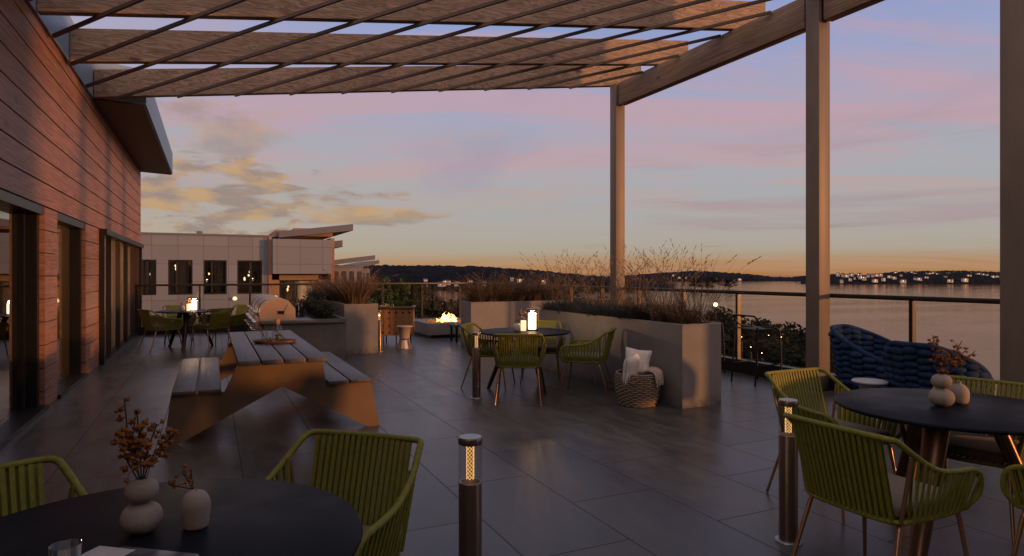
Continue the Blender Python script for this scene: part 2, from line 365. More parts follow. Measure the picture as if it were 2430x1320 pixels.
# ------------------------------------------------------------------ mesh helpers
class MB:
    def __init__(s): s.v = []; s.f = []; s.m = []; s.sm = []
    def _add(s, vs, fs, mi=0, smooth=False):
        o = len(s.v); s.v += [tuple(p) for p in vs]
        for f in fs: s.f.append(tuple(i+o for i in f)); s.m.append(mi); s.sm.append(smooth)
        return s
    def box(s, x0, x1, y0, y1, z0, z1, mi=0):
        vs = [(x0, y0, z0), (x1, y0, z0), (x1, y1, z0), (x0, y1, z0), (x0, y0, z1), (x1, y0, z1), (x1, y1, z1), (x0, y1, z1)]
        return s._add(vs, [(0, 3, 2, 1), (4, 5, 6, 7), (0, 1, 5, 4), (1, 2, 6, 5), (2, 3, 7, 6), (3, 0, 4, 7)], mi)
    def rbox(s, x0, x1, y0, y1, z0, z1, r=.01, mi=0, n=2):      # box with rounded edges (superellipsoid style grid)
        import bmesh
        bm = bmesh.new(); bmesh.ops.create_cube(bm, size=1)
        for p in bm.verts: p.co = ((x0+x1)/2+p.co.x*(x1-x0), (y0+y1)/2+p.co.y*(y1-y0), (z0+z1)/2+p.co.z*(z1-z0))
        bmesh.ops.bevel(bm, geom=bm.edges[:], offset=r, segments=n, profile=.5, affect='EDGES')
        bm.verts.index_update()
        s._add([p.co[:] for p in bm.verts], [[q.index for q in f.verts] for f in bm.faces], mi, True); bm.free(); return s
    def hexa(s, pts, mi=0): return s._add(pts, [(0, 3, 2, 1), (4, 5, 6, 7), (0, 1, 5, 4), (1, 2, 6, 5), (2, 3, 7, 6), (3, 0, 4, 7)], mi)
    def bar(s, a, b, w, h, up=(0, 0, 1), mi=0):                 # square-cut bar from a to b
        a = Vector(a); b = Vector(b); d = (b-a).normalized(); up = Vector(up)
        sx = d.cross(up).normalized()*w/2; sy = sx.cross(d).normalized()*h/2
        return s.hexa([a-sx-sy, a+sx-sy, b+sx-sy, b-sx-sy, a-sx+sy, a+sx+sy, b+sx+sy, b-sx+sy], mi)
    def tube(s, path, r, n=8, closed=False, caps=True, mi=0, flat=1.0):
        P = [Vector(p) for p in path]; N = len(P); rs = r if isinstance(r, (list, tuple)) else [r]*N
        T = []
        for i in range(N):
            a = P[(i-1) % N] if (closed or i > 0) else P[i]; b = P[(i+1) % N] if (closed or i < N-1) else P[i]
            T.append((b-a).normalized())
        ref = Vector((0, 0, 1)) if abs(T[0].z) < .9 else Vector((1, 0, 0))
        nx = T[0].cross(ref).normalized(); vs = []
        for i in range(N):
            nx = (nx-T[i]*nx.dot(T[i])); nx = nx.normalized() if nx.length > 1e-6 else T[i].orthogonal().normalized()
            ny = T[i].cross(nx)
            for k in range(n):
                a = 2*math.pi*k/n; vs.append(P[i]+nx*math.cos(a)*rs[i]+ny*math.sin(a)*rs[i]*flat)
        fs = []
        for i in range(N if closed else N-1):
            j = (i+1) % N
            for k in range(n): fs.append((i*n+k, i*n+(k+1) % n, j*n+(k+1) % n, j*n+k))
        s._add(vs, fs, mi, True)
        if caps and not closed:
            s._add(vs[:n], [tuple(range(n-1, -1, -1))], mi); s._add(vs[-n:], [tuple(range(n))], mi)
        return s
    def lathe(s, prof, c=(0, 0, 0), n=24, mi=0, smooth=True):
        vs = []; fs = []
        for (r, z) in prof:
            for k in range(n):
                a = 2*math.pi*k/n; vs.append((c[0]+r*math.cos(a), c[1]+r*math.sin(a), c[2]+z))
        for i in range(len(prof)-1):
            for k in range(n): fs.append((i*n+k, i*n+(k+1) % n, (i+1)*n+(k+1) % n, (i+1)*n+k))
        s._add(vs, fs, mi, smooth)
        for i, rev in ((0, True), (len(prof)-1, False)):
            if prof[i][0] > 1e-5:
                ring = [vs[i*n+k] for k in range(n)]; s._add(ring, [tuple(range(n-1, -1, -1)) if rev else tuple(range(n))], mi)
        return s
    def cyl(s, c, r, z0, z1, n=24, mi=0, bev=0.0):
        pr = [(r, z0), (r, z1)] if not bev else [(r-bev, z0), (r, z0+bev), (r, z1-bev), (r-bev, z1)]
        return s.lathe(pr, (c[0], c[1], 0), n, mi)
    def ell(s, c, rx, ry, rz, rot=None, nu=10, nv=6, mi=0):
        c = Vector(c); rot = rot or Matrix.Identity(3); vs = []; fs = []
        vs.append(c+rot @ Vector((0, 0, rz)))
        for i in range(1, nv):
            p = math.pi*i/nv
            for k in range(nu):
                a = 2*math.pi*k/nu
                vs.append(c+rot @ Vector((rx*math.sin(p)*math.cos(a), ry*math.sin(p)*math.sin(a), rz*math.cos(p))))
        vs.append(c+rot @ Vector((0, 0, -rz))); L = len(vs)-1
        for k in range(nu):
            fs.append((0, 1+k, 1+(k+1) % nu)); fs.append((L, 1+(nv-2)*nu+(k+1) % nu, 1+(nv-2)*nu+k))
        for i in range(nv-2):
            for k in range(nu): fs.append((1+i*nu+k, 1+(i+1)*nu+k, 1+(i+1)*nu+(k+1) % nu, 1+i*nu+(k+1) % nu))
        return s._add(vs, fs, mi, True)
    def prism(s, poly, axis, a, b, mi=0, smooth=False):         # polygon in the two other axes, extruded along axis
        def P(p, t): return {0: (t, p[0], p[1]), 1: (p[0], t, p[1]), 2: (p[0], p[1], t)}[axis]
        n = len(poly); vs = [P(p, a) for p in poly]+[P(p, b) for p in poly]
        s._add(vs, [(i, (i+1) % n, n+(i+1) % n, n+i) for i in range(n)], mi, smooth)
        s._add(vs, [tuple(range(n-1, -1, -1)), tuple(range(n, 2*n))], mi); return s
    def build(s, name, mats, parent=None, loc=None):
        me = bpy.data.meshes.new(name); me.from_pydata(s.v, [], s.f)
        for mm in (mats if isinstance(mats, (list, tuple)) else [mats]): me.materials.append(M[mm])
        me.polygons.foreach_set('material_index', s.m); me.polygons.foreach_set('use_smooth', s.sm); me.update()
        import bmesh
        if len(s.f) < 60000:
            bm = bmesh.new(); bm.from_mesh(me); bmesh.ops.recalc_face_normals(bm, faces=bm.faces[:]); bm.to_mesh(me); bm.free()
        o = bpy.data.objects.new(name, me); COL.objects.link(o)
        if parent: o.parent = parent
        if loc: o.location = loc
        return o
def tag(o, label, cat, group=None):
    o['label'] = label; o['category'] = cat; o['kind'] = 'thing'
    if group: o['group'] = group
    return o
def thing(name, label, cat, loc=(0, 0, 0), rz=0.0, group=None):
    o = bpy.data.objects.new(name, None); o.empty_display_size = .1; COL.objects.link(o); o.location = loc; o.rotation_euler = (0, 0, rz)
    return tag(o, label, cat, group)
def struct(o, kind='structure'): o['kind'] = kind; return o
def dup(src, loc, rz, label=None, group=None):
    r = src.copy(); COL.objects.link(r); r.location = loc; r.rotation_euler = (0, 0, rz)
    if label: r['label'] = label
    if group: r['group'] = group
    for ch in list(src.children):
        c = ch.copy(); COL.objects.link(c); c.parent = r
        for gch in list(ch.children):
            d = gch.copy(); COL.objects.link(d); d.parent = c
    return r
def catmull(pts, sub=5):
    P = [Vector(p) for p in pts]; out = []
    for i in range(len(P)-1):
        a = P[max(i-1, 0)]; b = P[i]; c = P[i+1]; d = P[min(i+2, len(P)-1)]
        for k in range(sub):
            t = k/sub; out.append(.5*((2*b)+(c-a)*t+(2*a-5*b+4*c-d)*t*t+(3*b-a-3*c+d)*t**3))
    out.append(P[-1]); return out

# ================================================================== SETTING
struct(MB().box(-1.9, 7.5, -5.0, 18.35, -.35, 0).build('floor', 'paving'))
o = MB()._add([(-9000, -3000, -20), (9000, -3000, -20), (9000, 9000, -20), (-9000, 9000, -20)], [(0, 1, 2, 3)]).build('water', 'lake'); struct(o)

def build_land():
    rnd = random.Random(5); mb = MB(); ks = [i*.05 for i in range(-30, 31)]; ys = [4, 12, 20, 28, 36, 45, 55, 66, 78, 92, 110, 130, 155, 185, 220, 260, 310, 370, 440, 520, 620, 740, 880]
    def shore(k):
        if k < -.22: return 960
        if k < -.12: return 330+(-.12-k)/.10*600
        if k < .02: return 235
        if k < .30: return 235-(k-.02)/.28*95
        if k < .50: return 140-(k-.30)/.20*68
        return max(26, 72-(k-.5)*90)
    vs = []
    for Y in ys:
        for k in ks:
            s = shore(k); d = (s-Y)/max(s*.25, 14)
            h = -21.5+5.0*max(0, min(1, d+.3))+max(0, 1-Y/60)*2.0+mnoise.noise((k*8, Y*.05, 0))*.8
            u, v = D(k*Y, Y); vs.append((u, v, h))
    n = len(ks); fs = [(j*n+i, j*n+i+1, (j+1)*n+i+1, (j+1)*n+i) for j in range(len(ys)-1) for i in range(n-1)]
    struct(mb._add(vs, fs, 0, True).build('terrain', 'land'))
    return shore
SHORE = build_land()

def ridge(name, Y0, prof, depth, step, bump, mt, seed, shoreY=None):
    """A wooded ridge on the far shore with a canopy-rough surface; prof is its skyline as surveyed."""
    mb = MB(); px = prof[0][0]; cols = []
    dp = step/Y0*F
    while px <= prof[-1][0]: cols.append(px); px += dp
    def sky(p):
        for (a, ya), (b, yb) in zip(prof, prof[1:]):
            if a <= p <= b: return ya+(yb-ya)*(p-a)/(b-a)
        return prof[-1][1]
    rows = [0, .06, .13, .21, .30, .40, .50, .60, .70, .80, .90, 1.0, 1.25]
    vs = []
    for j, t in enumerate(rows):
        for p in cols:
            top = EYE+(HY-sky(p))/F*(Y0+depth)
            Y = Y0+depth*t
            base = -20.5
            h = base+(top-bump*.55-base)*(math.sin(min(1, t)*math.pi/2)**.85) if t <= 1 else top-8
            X = (p-CX)/F*(Y0+depth*min(t, 1.0))
            q = (X/bump*.62, Y/bump*.62, seed)
            tr = abs(mnoise.noise(q))*1.4+.5*abs(mnoise.noise((X/bump*1.7, Y/bump*1.7, seed+3)))+.35*mnoise.noise((X/bump*.16, Y/bump*.16, seed+9))
            if t > 0: h += bump*tr*.6
            u, v = D(X, Y); vs.append((u, v, h))
    n = len(cols); fs = [(j*n+i, j*n+i+1, (j+1)*n+i+1, (j+1)*n+i) for j in range(len(rows)-1) for i in range(n-1)]
    return struct(mb._add(vs, fs, 0, False).build(name, mt))
ridge('hills', 880, [(120, 634), (500, 630), (760, 628), (870, 627), (960, 629), (1060, 629), (1150, 631), (1250, 638), (1340, 646), (1400, 652), (1470, 657), (1540, 662), (1600, 672)], 170, 3.2, 5.0, 'hill_forest', 1.3)
ridge('hills', 1900, [(1330, 664), (1400, 657), (1500, 652), (1560, 647), (1640, 642), (1700, 644), (1780, 650), (1840, 656), (1885, 657), (1920, 652), (2000, 650), (2090, 652)], 260, 6, 7, 'hill_forest', 4.1)
ridge('hills', 1380, [(1900, 664), (1940, 655), (1985, 650), (2050, 651), (2095, 647), (2150, 643), (2250, 641), (2330, 642), (2400, 645), (2560, 650), (2800, 660)], 190, 3.4, 6.5, 'hill_near', 8.2)

# ------------------------------------------------------------------ house with the cedar wall (left of the terrace)
def build_house():
    W = -1.66; t = thing('building', 'cedar clad house wall with tall glazed doors and overhanging flat roof beside the terrace', 'building', (0, 0, 0))
    Z0, HEAD, TOP = 0.0, 2.245, 4.20; V0, V1 = 1.0, 19.42
    rnd = random.Random(3)
    wins = [(4.6, 9.28-.62), (9.28, 11.22), (12.45, 18.93)]
    piers = [(1.0, 4.6), (8.66, 9.28), (11.22, 12.45), (18.93, V1)]
    # correct the recorded openings: pier 8.66-9.28 stands between the first two windows
    cl = MB(); z = HEAD
    while z < TOP-.01:
        h = min(.257, TOP-z); g = .016
        cl.box(W-.03, W, V0, V1, z+g/2, z+h-g/2)
        z += h
    for (a, b) in piers:
        z = .0; k = 0
        while z < HEAD-.01:
            h = min(.255 if k else .20, HEAD-z)
            cl.box(W-.03, W, a, b, z+.005, z+h-.005); z += h; k += 1
    cl.box(W-.10, W-.002, V1+.002, V1+.03, 0, TOP)
    cl.build('cladding', 'cedar', t)
    bk = MB(); bk.box(W-.10, W-.032, V0, V1, HEAD, TOP)
    for (a, b) in piers: bk.box(W-.10, W-.032, a+.004, b-.004, 0, HEAD-.002)
    bk.build('backing_wall', 'black_metal', t)
    ln = MB(); ln.box(W-.30, W-.101, V0, V1, HEAD-.02, TOP)
    for (a, b) in piers: ln.box(W-.30, W-.101, a+.01, b-.01, 0, HEAD-.021)
    ln.build('inner_lining', 'room_warm', t)
    # cedar reveals on the side of each pier that faces the viewer
    for (a, b) in piers[1:]:
        rv = MB()
        z = 0; k = 0
        while z < HEAD-.01:
            h = min(.255 if k else .20, HEAD-z); rv.box(W-.10, W-.002, a-.022, a-.002, z+.005, z+h-.005); z += h; k += 1
        rv.build('reveal', 'cedar_end', t)
    for i, (a, b) in enumerate(wins):
        f = MB(); G = W-.16 if i < 2 else W-.035; o = W-.05 if i < 2 else W+.075; hd = .095
        f.box(G-.02, o+.04, a+.002, b-.024, HEAD-hd, HEAD-.004)                  # head
        f.box(G-.03, max(o, W+.035), a+.002, b-.004, .002, .05)                   # sill track
        f.box(G-.02, o, b-.13, b-.026, .05, HEAD-hd)                              # far jamb
        f.box(G-.02, o, a+.002, a+.075, .05, HEAD-hd)
        if i == 0: f.box(G-.03, G+.03, b-.30, b-.245, .05, HEAD-hd).box(G-.03, G+.03, 6.35, 6.43, .05, HEAD-hd)
        if i == 2:
            for q in (13.9, 15.2, 16.5, 17.8): f.box(G-.03, G+.012, q-.03, q+.03, .05, HEAD-hd)
        w = f.build('window', 'black_metal', t)
        MB()._add([(G, a+.075, .05), (G, b-.13, .05), (G, b-.13, HEAD-hd), (G, a+.075, HEAD-hd)], [(0, 1, 2, 3)]).build('pane', 'window_glass' if i < 2 else 'rail_glass', w)
        if i == 2:
            for q in (13.45, 14.72, 15.98, 17.28, 18.3):
                MB().box(G+.004, W+.05, q, q+.05, .06, HEAD-hd-.004).build('fin', 'fin_wood', w)
    # rooms behind the glass
    rm = MB(); rm.box(-6.5, -6.4, 1, 19.3, 0, 2.6); rm.box(-6.4, -1.98, 19.2, 19.3, 0, 2.6)
    rm.box(-6.4, -1.98, 9.10, 9.2, 0, 2.6); rm.box(-6.4, -1.98, 11.6, 11.75, 0, 2.6)
    rm.box(-6.4, -1.98, 1, 19.2, 2.6, 2.65); rm.box(-6.4, -1.98, 1, 19.2, -.12, -.02)
    rm.build('room', 'room_warm', t)
    MB().box(-6.4, -1.97, 1.0, 1.1, 0, 2.6).box(-6.38, -6.3, 1.1, 9.1, 0, 2.6).build('room_wall', 'room_dark', t)
    for (x, y) in ((-3.3, 10.4), (-3.2, 13.6), (-3.2, 16.6)):
        MB().lathe([(.02, 2.25), (.13, 2.22), (.15, 2.08), (.10, 2.0)], (x, y, 0), 14).build('pendant_lamp', 'lamp_warm', t)
    def cloth(a, b, x, amp, mt):
        n = int((b-a)/.045); pts = [(x+amp*math.sin(k*1.25)+amp*.5*math.sin(k*.41+1), a+(b-a)*k/n) for k in range(n+1)]
        vs = [(p, q, .03) for p, q in pts]+[(p, q, HEAD-.06) for p, q in pts]
        MB()._add(vs, [(k, k+1, n+2+k, n+1+k) for k in range(n)], 0, True).build('curtain', mt, t)
    cloth(4.6, 8.5, W-.40, .022, 'curtain_dark'); cloth(12.55, 18.85, W-.13, .018, 'curtain')
    cloth(9.4, 9.75, W-.42, .02, 'curtain')
    # roof with deep fascia over the far part, plain upstand where the pergola lands
    MB().prism([(-8, 4.50), (-.955, 4.16), (-.955, 4.19), (-8, 4.56)], 1, 11.78, 19.62).build('soffit', 'soffit', t)
    MB().prism([(-8, 4.56), (-.93, 4.19), (-.93, 4.74), (-8, 5.5)], 1, 11.76, 19.64).build('roof', 'fascia_metal', t)
    MB().box(-8, W+.03, V0, 11.758, 4.202, 4.80).build('parapet', 'fascia_metal', t)
    for y in (4.5, 12.0, 16.0): pass
build_house()

# unseen wall block added behind the viewer to shade the terrace front
def build_sun_block():
    t = thing('building', 'added unseen sun blocking wall behind the open end of the terrace', 'building', (0, 0, 0))
    w = MB().box(-14, 10.35, -6.2, -5.2, -18, 7.4).build('wall', 'facade_ochre', t)
    MB().box(-14.2, 10.5, -6.35, -5.05, 7.4, 7.65).build('roof', 'fascia_metal', t)
    for x in (-9, -6, -3, 0, 3, 6):
        wn = MB().box(x-.75, x+.75, -5.2, -5.16, .2, 2.2).build('window', 'black_metal', t)
        MB().box(x-.68, x+.68, -5.16, -5.15, .27, 2.13).build('pane', 'facade_glass', wn)
build_sun_block()

# ------------------------------------------------------------------ pergola
def build_pergola():
    t = thing('pergola', 'timber pergola of heavy cross beams and thin diagonal battens on grey posts', 'pergola', (7.05, 5.8, 0))
    inv = Matrix.Translation((-7.05, -5.8, 0))
    def fin(o): o.data.transform(inv); return o
    for i, v in enumerate((10.37, 5.81, 3.475, 1.0)):
        w = .205 if i != 2 else .25; x0 = 7.05
        p = MB().rbox(x0, x0+w, v, v+w, 0, 5.17, .006).build('post', 'steel_post', t); fin(p)
        fin(MB().box(x0-.03, x0+w+.03, v-.03, v+w+.03, .001, .014).build('base_plate', 'dark_bronze', p))
    for (a, b) in ((5.81+.215, 10.37-.01), (3.475+.26, 5.81-.01), (1.0+.215, 3.475-.01)):
        fin(MB().rbox(7.075, 7.235, a+.03, b-.035, 4.735, 5.155, .008).build('edge_beam', 'larch_edge_beam', t))
        fin(MB().box(7.10, 7.21, a-.001, a+.03, 4.75, 5.14).box(7.10, 7.21, b-.035, b+.004, 4.75, 5.14).build('bracket', 'black_metal', t))
    def zb(u): return 4.20+(5.165-4.20)*(u+1.62)/(7.1+1.62)      # slope of the beam undersides
    beams = [((-1.62, 6.30), (7.1, 5.55), 7.68), ((-1.62, 8.08), (7.1, 7.33), 7.68), ((-1.62, 9.80), (7.1, 9.13), 7.72), ((-1.62, 11.63), (7.1, 10.55), 7.72)]
    for (a, b, e) in beams:
        s = (b[1]-a[1])/(b[0]-a[0]); ve = b[1]+s*(e-b[0]); w = .115; h = .425; x0 = a[0]
        z0, z1 = zb(x0), zb(e)
        P = [(x0, a[1], z0), (e, ve, z1), (e, ve+w, z1), (x0, a[1]+w, z0), (x0, a[1], z0+h), (e, ve, z1+h), (e, ve+w, z1+h), (x0, a[1]+w, z0+h)]
        o = fin(MB().hexa(P).build('cross_beam', 'larch_beam', t))
        md = o.modifiers.new('edge', 'BEVEL'); md.width = .008; md.segments = 2
    # battens hung diagonally under the beams
    bt = []
    def vlast(u): return 11.63+(10.55-11.63)/(7.1+1.62)*(u+1.62)
    pts_end = [-1.6, -.76, .10, 1.19, 2.02, 2.83, 3.62, 4.46, 5.28, 6.10, 6.9]
    slope = -1.30
    for u0 in [1.19+.83*k for k in range(-3, 7)]:
        v0 = vlast(u0)-.03; u1 = min(7.04, u0+(v0-2.2)/1.30); v1 = v0+slope*(u1-u0)
        bt.append((u0, v0, u1, v1))
    for v0 in (10.88, 9.80, 8.74, 7.66, 6.58):                   # those that start on the house wall
        u0 = -1.60; u1 = u0+(v0-2.2)/1.30; bt.append((u0, v0, u1, 2.2))
    for (u0, v0, u1, v1) in bt:
        o = MB().bar((u0, v0, zb(u0)-.032), (u1, v1, zb(u1)-.032), .030, .040)
        fin(o.build('batten', 'batten_wood', t))
build_pergola()

# ------------------------------------------------------------------ glass railings
def railing(name, label, a, b, posts, kerb=True):
    """a->b along one axis; bronze posts and handrail, glass infill over a low upstand."""
    t = thing('railing', label, 'railing', (a[0], a[1], 0)); ax = 0 if abs(b[0]-a[0]) > abs(b[1]-a[1]) else 1
    L = b[ax]-a[ax]; H = 1.245
    def bx(t0, t1, w0, w1, z0, z1, mb=None):
        mb = mb or MB()
        return mb.box(t0, t1, w0, w1, z0, z1) if ax == 0 else mb.box(w0, w1, t0, t1, z0, z1)
    mb = MB()
    (mb.rbox(0, L, -.035, .035, H-.055, H, .012) if ax == 0 else mb.rbox(-.035, .035, 0, L, H-.055, H, .012)).build('handrail', 'rail_bronze', t)
    bx(0, L, -.06, .06, -.3, .20).build('upstand', 'black_metal', t)
    for q in posts:
        p = q-a[ax]; bx(p-.022, p+.022, -.033, .033, .20, H-.055).build('post', 'rail_bronze', t)
    ps = [q-a[ax] for q in posts]
    for p, q in zip(ps, ps[1:]):
        bx(p+.03, q-.03, -.006, .006, .22, H-.065).build('glass_panel', 'rail_glass', t)
    return t
railing('railing', 'dark bronze glass railing along the lake side of the terrace, behind the grey posts', (7.30, 1.2), (7.30, 18.10),
        [1.25, 2.4, 3.55, 4.76, 5.98, 7.46, 8.71, 9.98, 11.24, 12.5, 13.85, 15.2, 16.6, 18.05])
railing('railing', 'dark bronze glass railing closing the far end of the terrace, facing the pale apartment block', (-1.62, 18.16), (7.26, 18.16),
        [-1.56, -.25, .93, 2.09, 3.26, 4.43, 5.59, 6.76, 7.22])

# ------------------------------------------------------------------ opposite apartment block
def build_block():
    V = 39.0; t = thing('building', 'pale panelled apartment block with dark framed windows and a tilted shed roof', 'building', (0, V, 0))
    fn = lambda o: (o.data.transform(Matrix.Translation((0, -V, 0))), o)[1]
    U = lambda p: onv(p, V)
    zt = 3.60
    # front wall is built around its openings, two storeys shown
    ops = []
    for zz in (0.0, -2.95):
        for (a, b) in ((262, 312), (337, 371), (399, 457), (483, 538), (563, 622)): ops.append((U(a), U(b), .37+zz, 2.25+zz))
    x0, x1 = -14.0, U(626)
    xs = sorted(set([x0, x1]+[q for o in ops for q in o[:2]]))
    w = MB()
    for a, b in zip(xs, xs[1:]):
        cut = sorted([(o[2], o[3]) for o in ops if o[0] <= a+1e-6 and o[1] >= b-1e-6]); z = -17.5
        for (c, d) in cut: w.box(a, b, V, V+.25, z, c); z = d
        w.box(a, b, V, V+.25, z, zt)
    fn(w.build('wall', 'facade_panel', t))
    fn(MB().box(x0, U(660), V-.06, V+9.6, zt+.002, zt+.09).box(U(466), U(480), V+.2, V+1.2, zt+.09, zt+.24).build('parapet', 'facade_blue', t))
    fn(MB().box(x0, U(626)-.01, V+4.0, V+9.5, -17.5, zt-.02).build('rear_wall', 'room_dark', t))
    fn(MB().box(U(626), U(637), V-.02, V+.3, -17.5, zt).build('blue_panel', 'facade_blue', t))
    for (cx0, cx1) in ((U(637), U(645)), (U(784), U(793))):
        fn(MB().box(cx0, cx1, V-.10, V+4.0, -17.5, zt-.0).build('brick_pier', 'cedar_end', t))
    fn(MB().box(U(645)+.005, U(783), V-.75, V+.3, 1.50, 3.46).build('upper_bay', 'facade_panel', t))
    fn(MB().box(U(645)+.01, U(784)-.01, V+.35, V+.6, -17.5, -.6).box(U(645)+.01, U(664), V+.35, V+.6, -.6, 1.9).box(U(758), U(784)-.01, V+.35, V+.6, -.6, 1.9).box(U(645)+.01, U(784)-.01, V+.35, V+.6, 1.15, 3.5).build('loggia_wall', 'facade_ochre', t))
    fn(MB().box(U(645), U(783), V-1.0, V+.34, -.95, -.72).build('balcony_slab', 'facade_panel', t))
    # shed roofs and clerestory
    fn(MB().box(U(655), U(791), V+.2, V+6, zt+.1, zt+.42).box(U(700), U(791), V+.2, V+6, zt+.42, zt+.56).build('clerestory', 'cedar_end', t))
    def shed(pa, pb, dv, z0, z1, th, d):
        xa, xb = onv(pa, V+dv), onv(pb, V+dv)
        return MB().prism([(xa, z0-th), (xb, z1-th*1.15), (xb, z1), (xa, z0)], 1, V+dv, V+dv+d)
    fn(shed(662, 838, -.3, 3.90, 4.46, .34, 6.5).build('roof', 'roof_metal', t))
    fn(shed(740, 813, 7.0, 3.6, 3.86, .42, 6).build('roof', 'roof_metal', t))
    fn(MB().box(U(700), U(790), V+6.6, V+14, -17.5, 2.9).build('side_wall', 'facade_ochre', t))
    # windows
    rnd = random.Random(11); k = 0
    lst = [(o, V+.10) for o in ops]+[((U(665), U(757), -.6, 1.14), V+.42)]
    for (a, b, c, d), y in lst:
        f = MB(); e = .07; mid = a+(b-a)*(.36 if k % 5 != 4 else .54)
        for bx in ((a, a+e, c, d), (b-e, b, c, d), (mid-.06, mid+.06, c, d), (a+e, b-e, c, c+e), (a+e, b-e, d-e, d), (a+e, b-e, c+.50, c+.56)):
            f.box(bx[0]+.002, bx[1]-.002, y-.02, y+.07, bx[2]+.002, bx[3]-.002)
        wn = fn(f.build('window', 'black_metal', t))
        fn(MB().box(a+e, b-e, y+.02, y+.03, c+e, d-e).build('pane', 'facade_glass', wn))
        litw = k in (4, 6, 9, 10)
        if litw:
            fn(MB().box(a-.3, b+.3, y+2.2, y+2.3, c-.4, d+.3).build('room_wall', 'room_warm', wn))
        for q in range(3 if litw else 2):
            lx = a+.25+(b-a-.4)*rnd.random(); lz = c+.6+rnd.random()*1.0
            fn(MB().ell((lx, y+.9+rnd.random()*.6, lz), .05, .05, .06 if q else .11, None, 8, 6).build('lamp', 'lamp_dim', wn))
        def cloth(x0, x1, mt):
            n = max(4, int((x1-x0)/.06)); vs = [(x0+(x1-x0)*i/n, y+.30+.03*math.sin(i*1.9), c+e) for i in range(n+1)]+[(x0+(x1-x0)*i/n, y+.30+.03*math.sin(i*1.9), d-e) for i in range(n+1)]
            fn(MB()._add(vs, [(i, i+1, n+2+i, n+1+i) for i in range(n)], 0, True).build('curtain', mt, wn))
        if k % 5 != 4: cloth(mid+.1, mid+.1+(b-mid)*.62, 'curtain'); cloth(a+.05, a+.05+(mid-a)*.45, 'curtain')
        if k == 10:
            fn(MB().box(b-1.05, b-.72, y+.5, y+.56, c+.1, d-.1).build('lit_shelf', 'lamp_dim', wn))
        if k == 4: fn(MB().ell((b-.35, y+.6, c+.95), .16, .16, .34, None, 8, 6).build('house_plant', 'plant_pot_leaf', wn))
        k += 1
    # wall lamps
    for p, z in ((557, .08), (653, .10)):
        fn(MB().lathe([(.03, .16), (.10, .12), (.12, 0), (.05, -.05)], (U(p), V-.2, z), 10).build('wall_lamp', 'candle_glow', t))
build_block()

# row houses further along the shore street
def rowhouse(px0, px1, Y, ytop, ybase, label, wn):
    c = ray((px0+px1)/2, Y); t = thing('house', label, 'house', (c[0], c[1], 0), 0, None)
    w = (px1-px0)/F*Y; zt = EYE+(HY-ytop)/F*Y; d = 9.0
    b = MB().box(-w*.5, w*.5, -d/2, d/2, -19, zt).build('wall', 'facade_panel', t)
    MB().prism([(-w*.5-.3, zt+.02), (w*.5+.9, zt+.55), (w*.5+.9, zt+.95), (-w*.5-.3, zt+.42)], 1, -d/2-.8, d/2+.6).build('roof', 'roof_metal', t)
    for i in range(wn):
        for s in range(3):
            x = -w*.5+w*(i+.5)/wn; f = MB().box(x-w*.28/wn, x+w*.28/wn, -d/2-.05, -d/2-.005, zt-2.6-s*3, zt-.5-s*3).build('window', 'black_metal', t)
        y = -d/2+d*(i+.5)/wn
        for s in range(3): MB().box(w*.5+.005, w*.5+.05, y-d*.2/wn, y+d*.2/wn, zt-2.6-s*3, zt-.5-s*3).build('window', 'black_metal', t)
rowhouse(770, 838, 62, 632, 700, 'pale row house with dark windows and slanting roof behind the apartment block', 4)
rowhouse(828, 858, 78, 638, 700, 'narrow pale row house with slanting roof at the end of the street', 3)

# ================================================================== PLANTERS AND COUNTER
def planter(label, x0, x1, y0, y1, h, mt='concrete'):
    t = thing('planter', label, 'planter', ((x0+x1)/2, (y0+y1)/2, 0)); a, b = (x1-x0)/2, (y1-y0)/2; w = .055
    mb = MB()
    o = [(-a, -b), (a, -b), (a, b), (-a, b)]; i = [(-a+w, -b+w), (a-w, -b+w), (a-w, b-w), (-a+w, b-w)]; c = .006
    vs = [(*p, 0) for p in o]+[(*p, h-c) for p in o]+[(p[0]*(1-c/a), p[1]*(1-c/b), h) for p in o]+[(*p, h) for p in i]+[(*p, h-.16) for p in i]
    fs = []
    for L in range(4):
        for k in range(4): fs.append((L*4+k, L*4+(k+1) % 4, L*4+4+(k+1) % 4, L*4+4+k))
    mb._add(vs, fs+[(3, 2, 1, 0)]).build('box', mt, t)
    s = MB(); nx, ny = 6, max(6, int((y1-y0)*4)); rn = random.Random(int(x0*7+y0*3))
    vs = [(-a+w-.001+(2*a-2*w+.002)*p/nx, -b+w-.001+(2*b-2*w+.002)*q/ny, h-.09+rn.uniform(-.02, .02)) for q in range(ny+1) for p in range(nx+1)]
    s._add(vs, [(q*(nx+1)+p, q*(nx+1)+p+1, (q+1)*(nx+1)+p+1, (q+1)*(nx+1)+p) for q in range(ny) for p in range(nx)]).build('soil', 'soil', t)
    return t
planter('long grey concrete planter of feathery grasses, running beside the round table with the tall lantern', 4.75, 5.31, 5.69, 9.14, .935)
planter('grey concrete planter of brown grasses beyond the round table, right of the fire pit', 4.69, 6.95, 11.96, 12.53, .935)
planter('tall grey concrete planter with a bushy brown grass clump, behind the grill counter', 2.24, 2.87, 12.13, 17.2, .935)

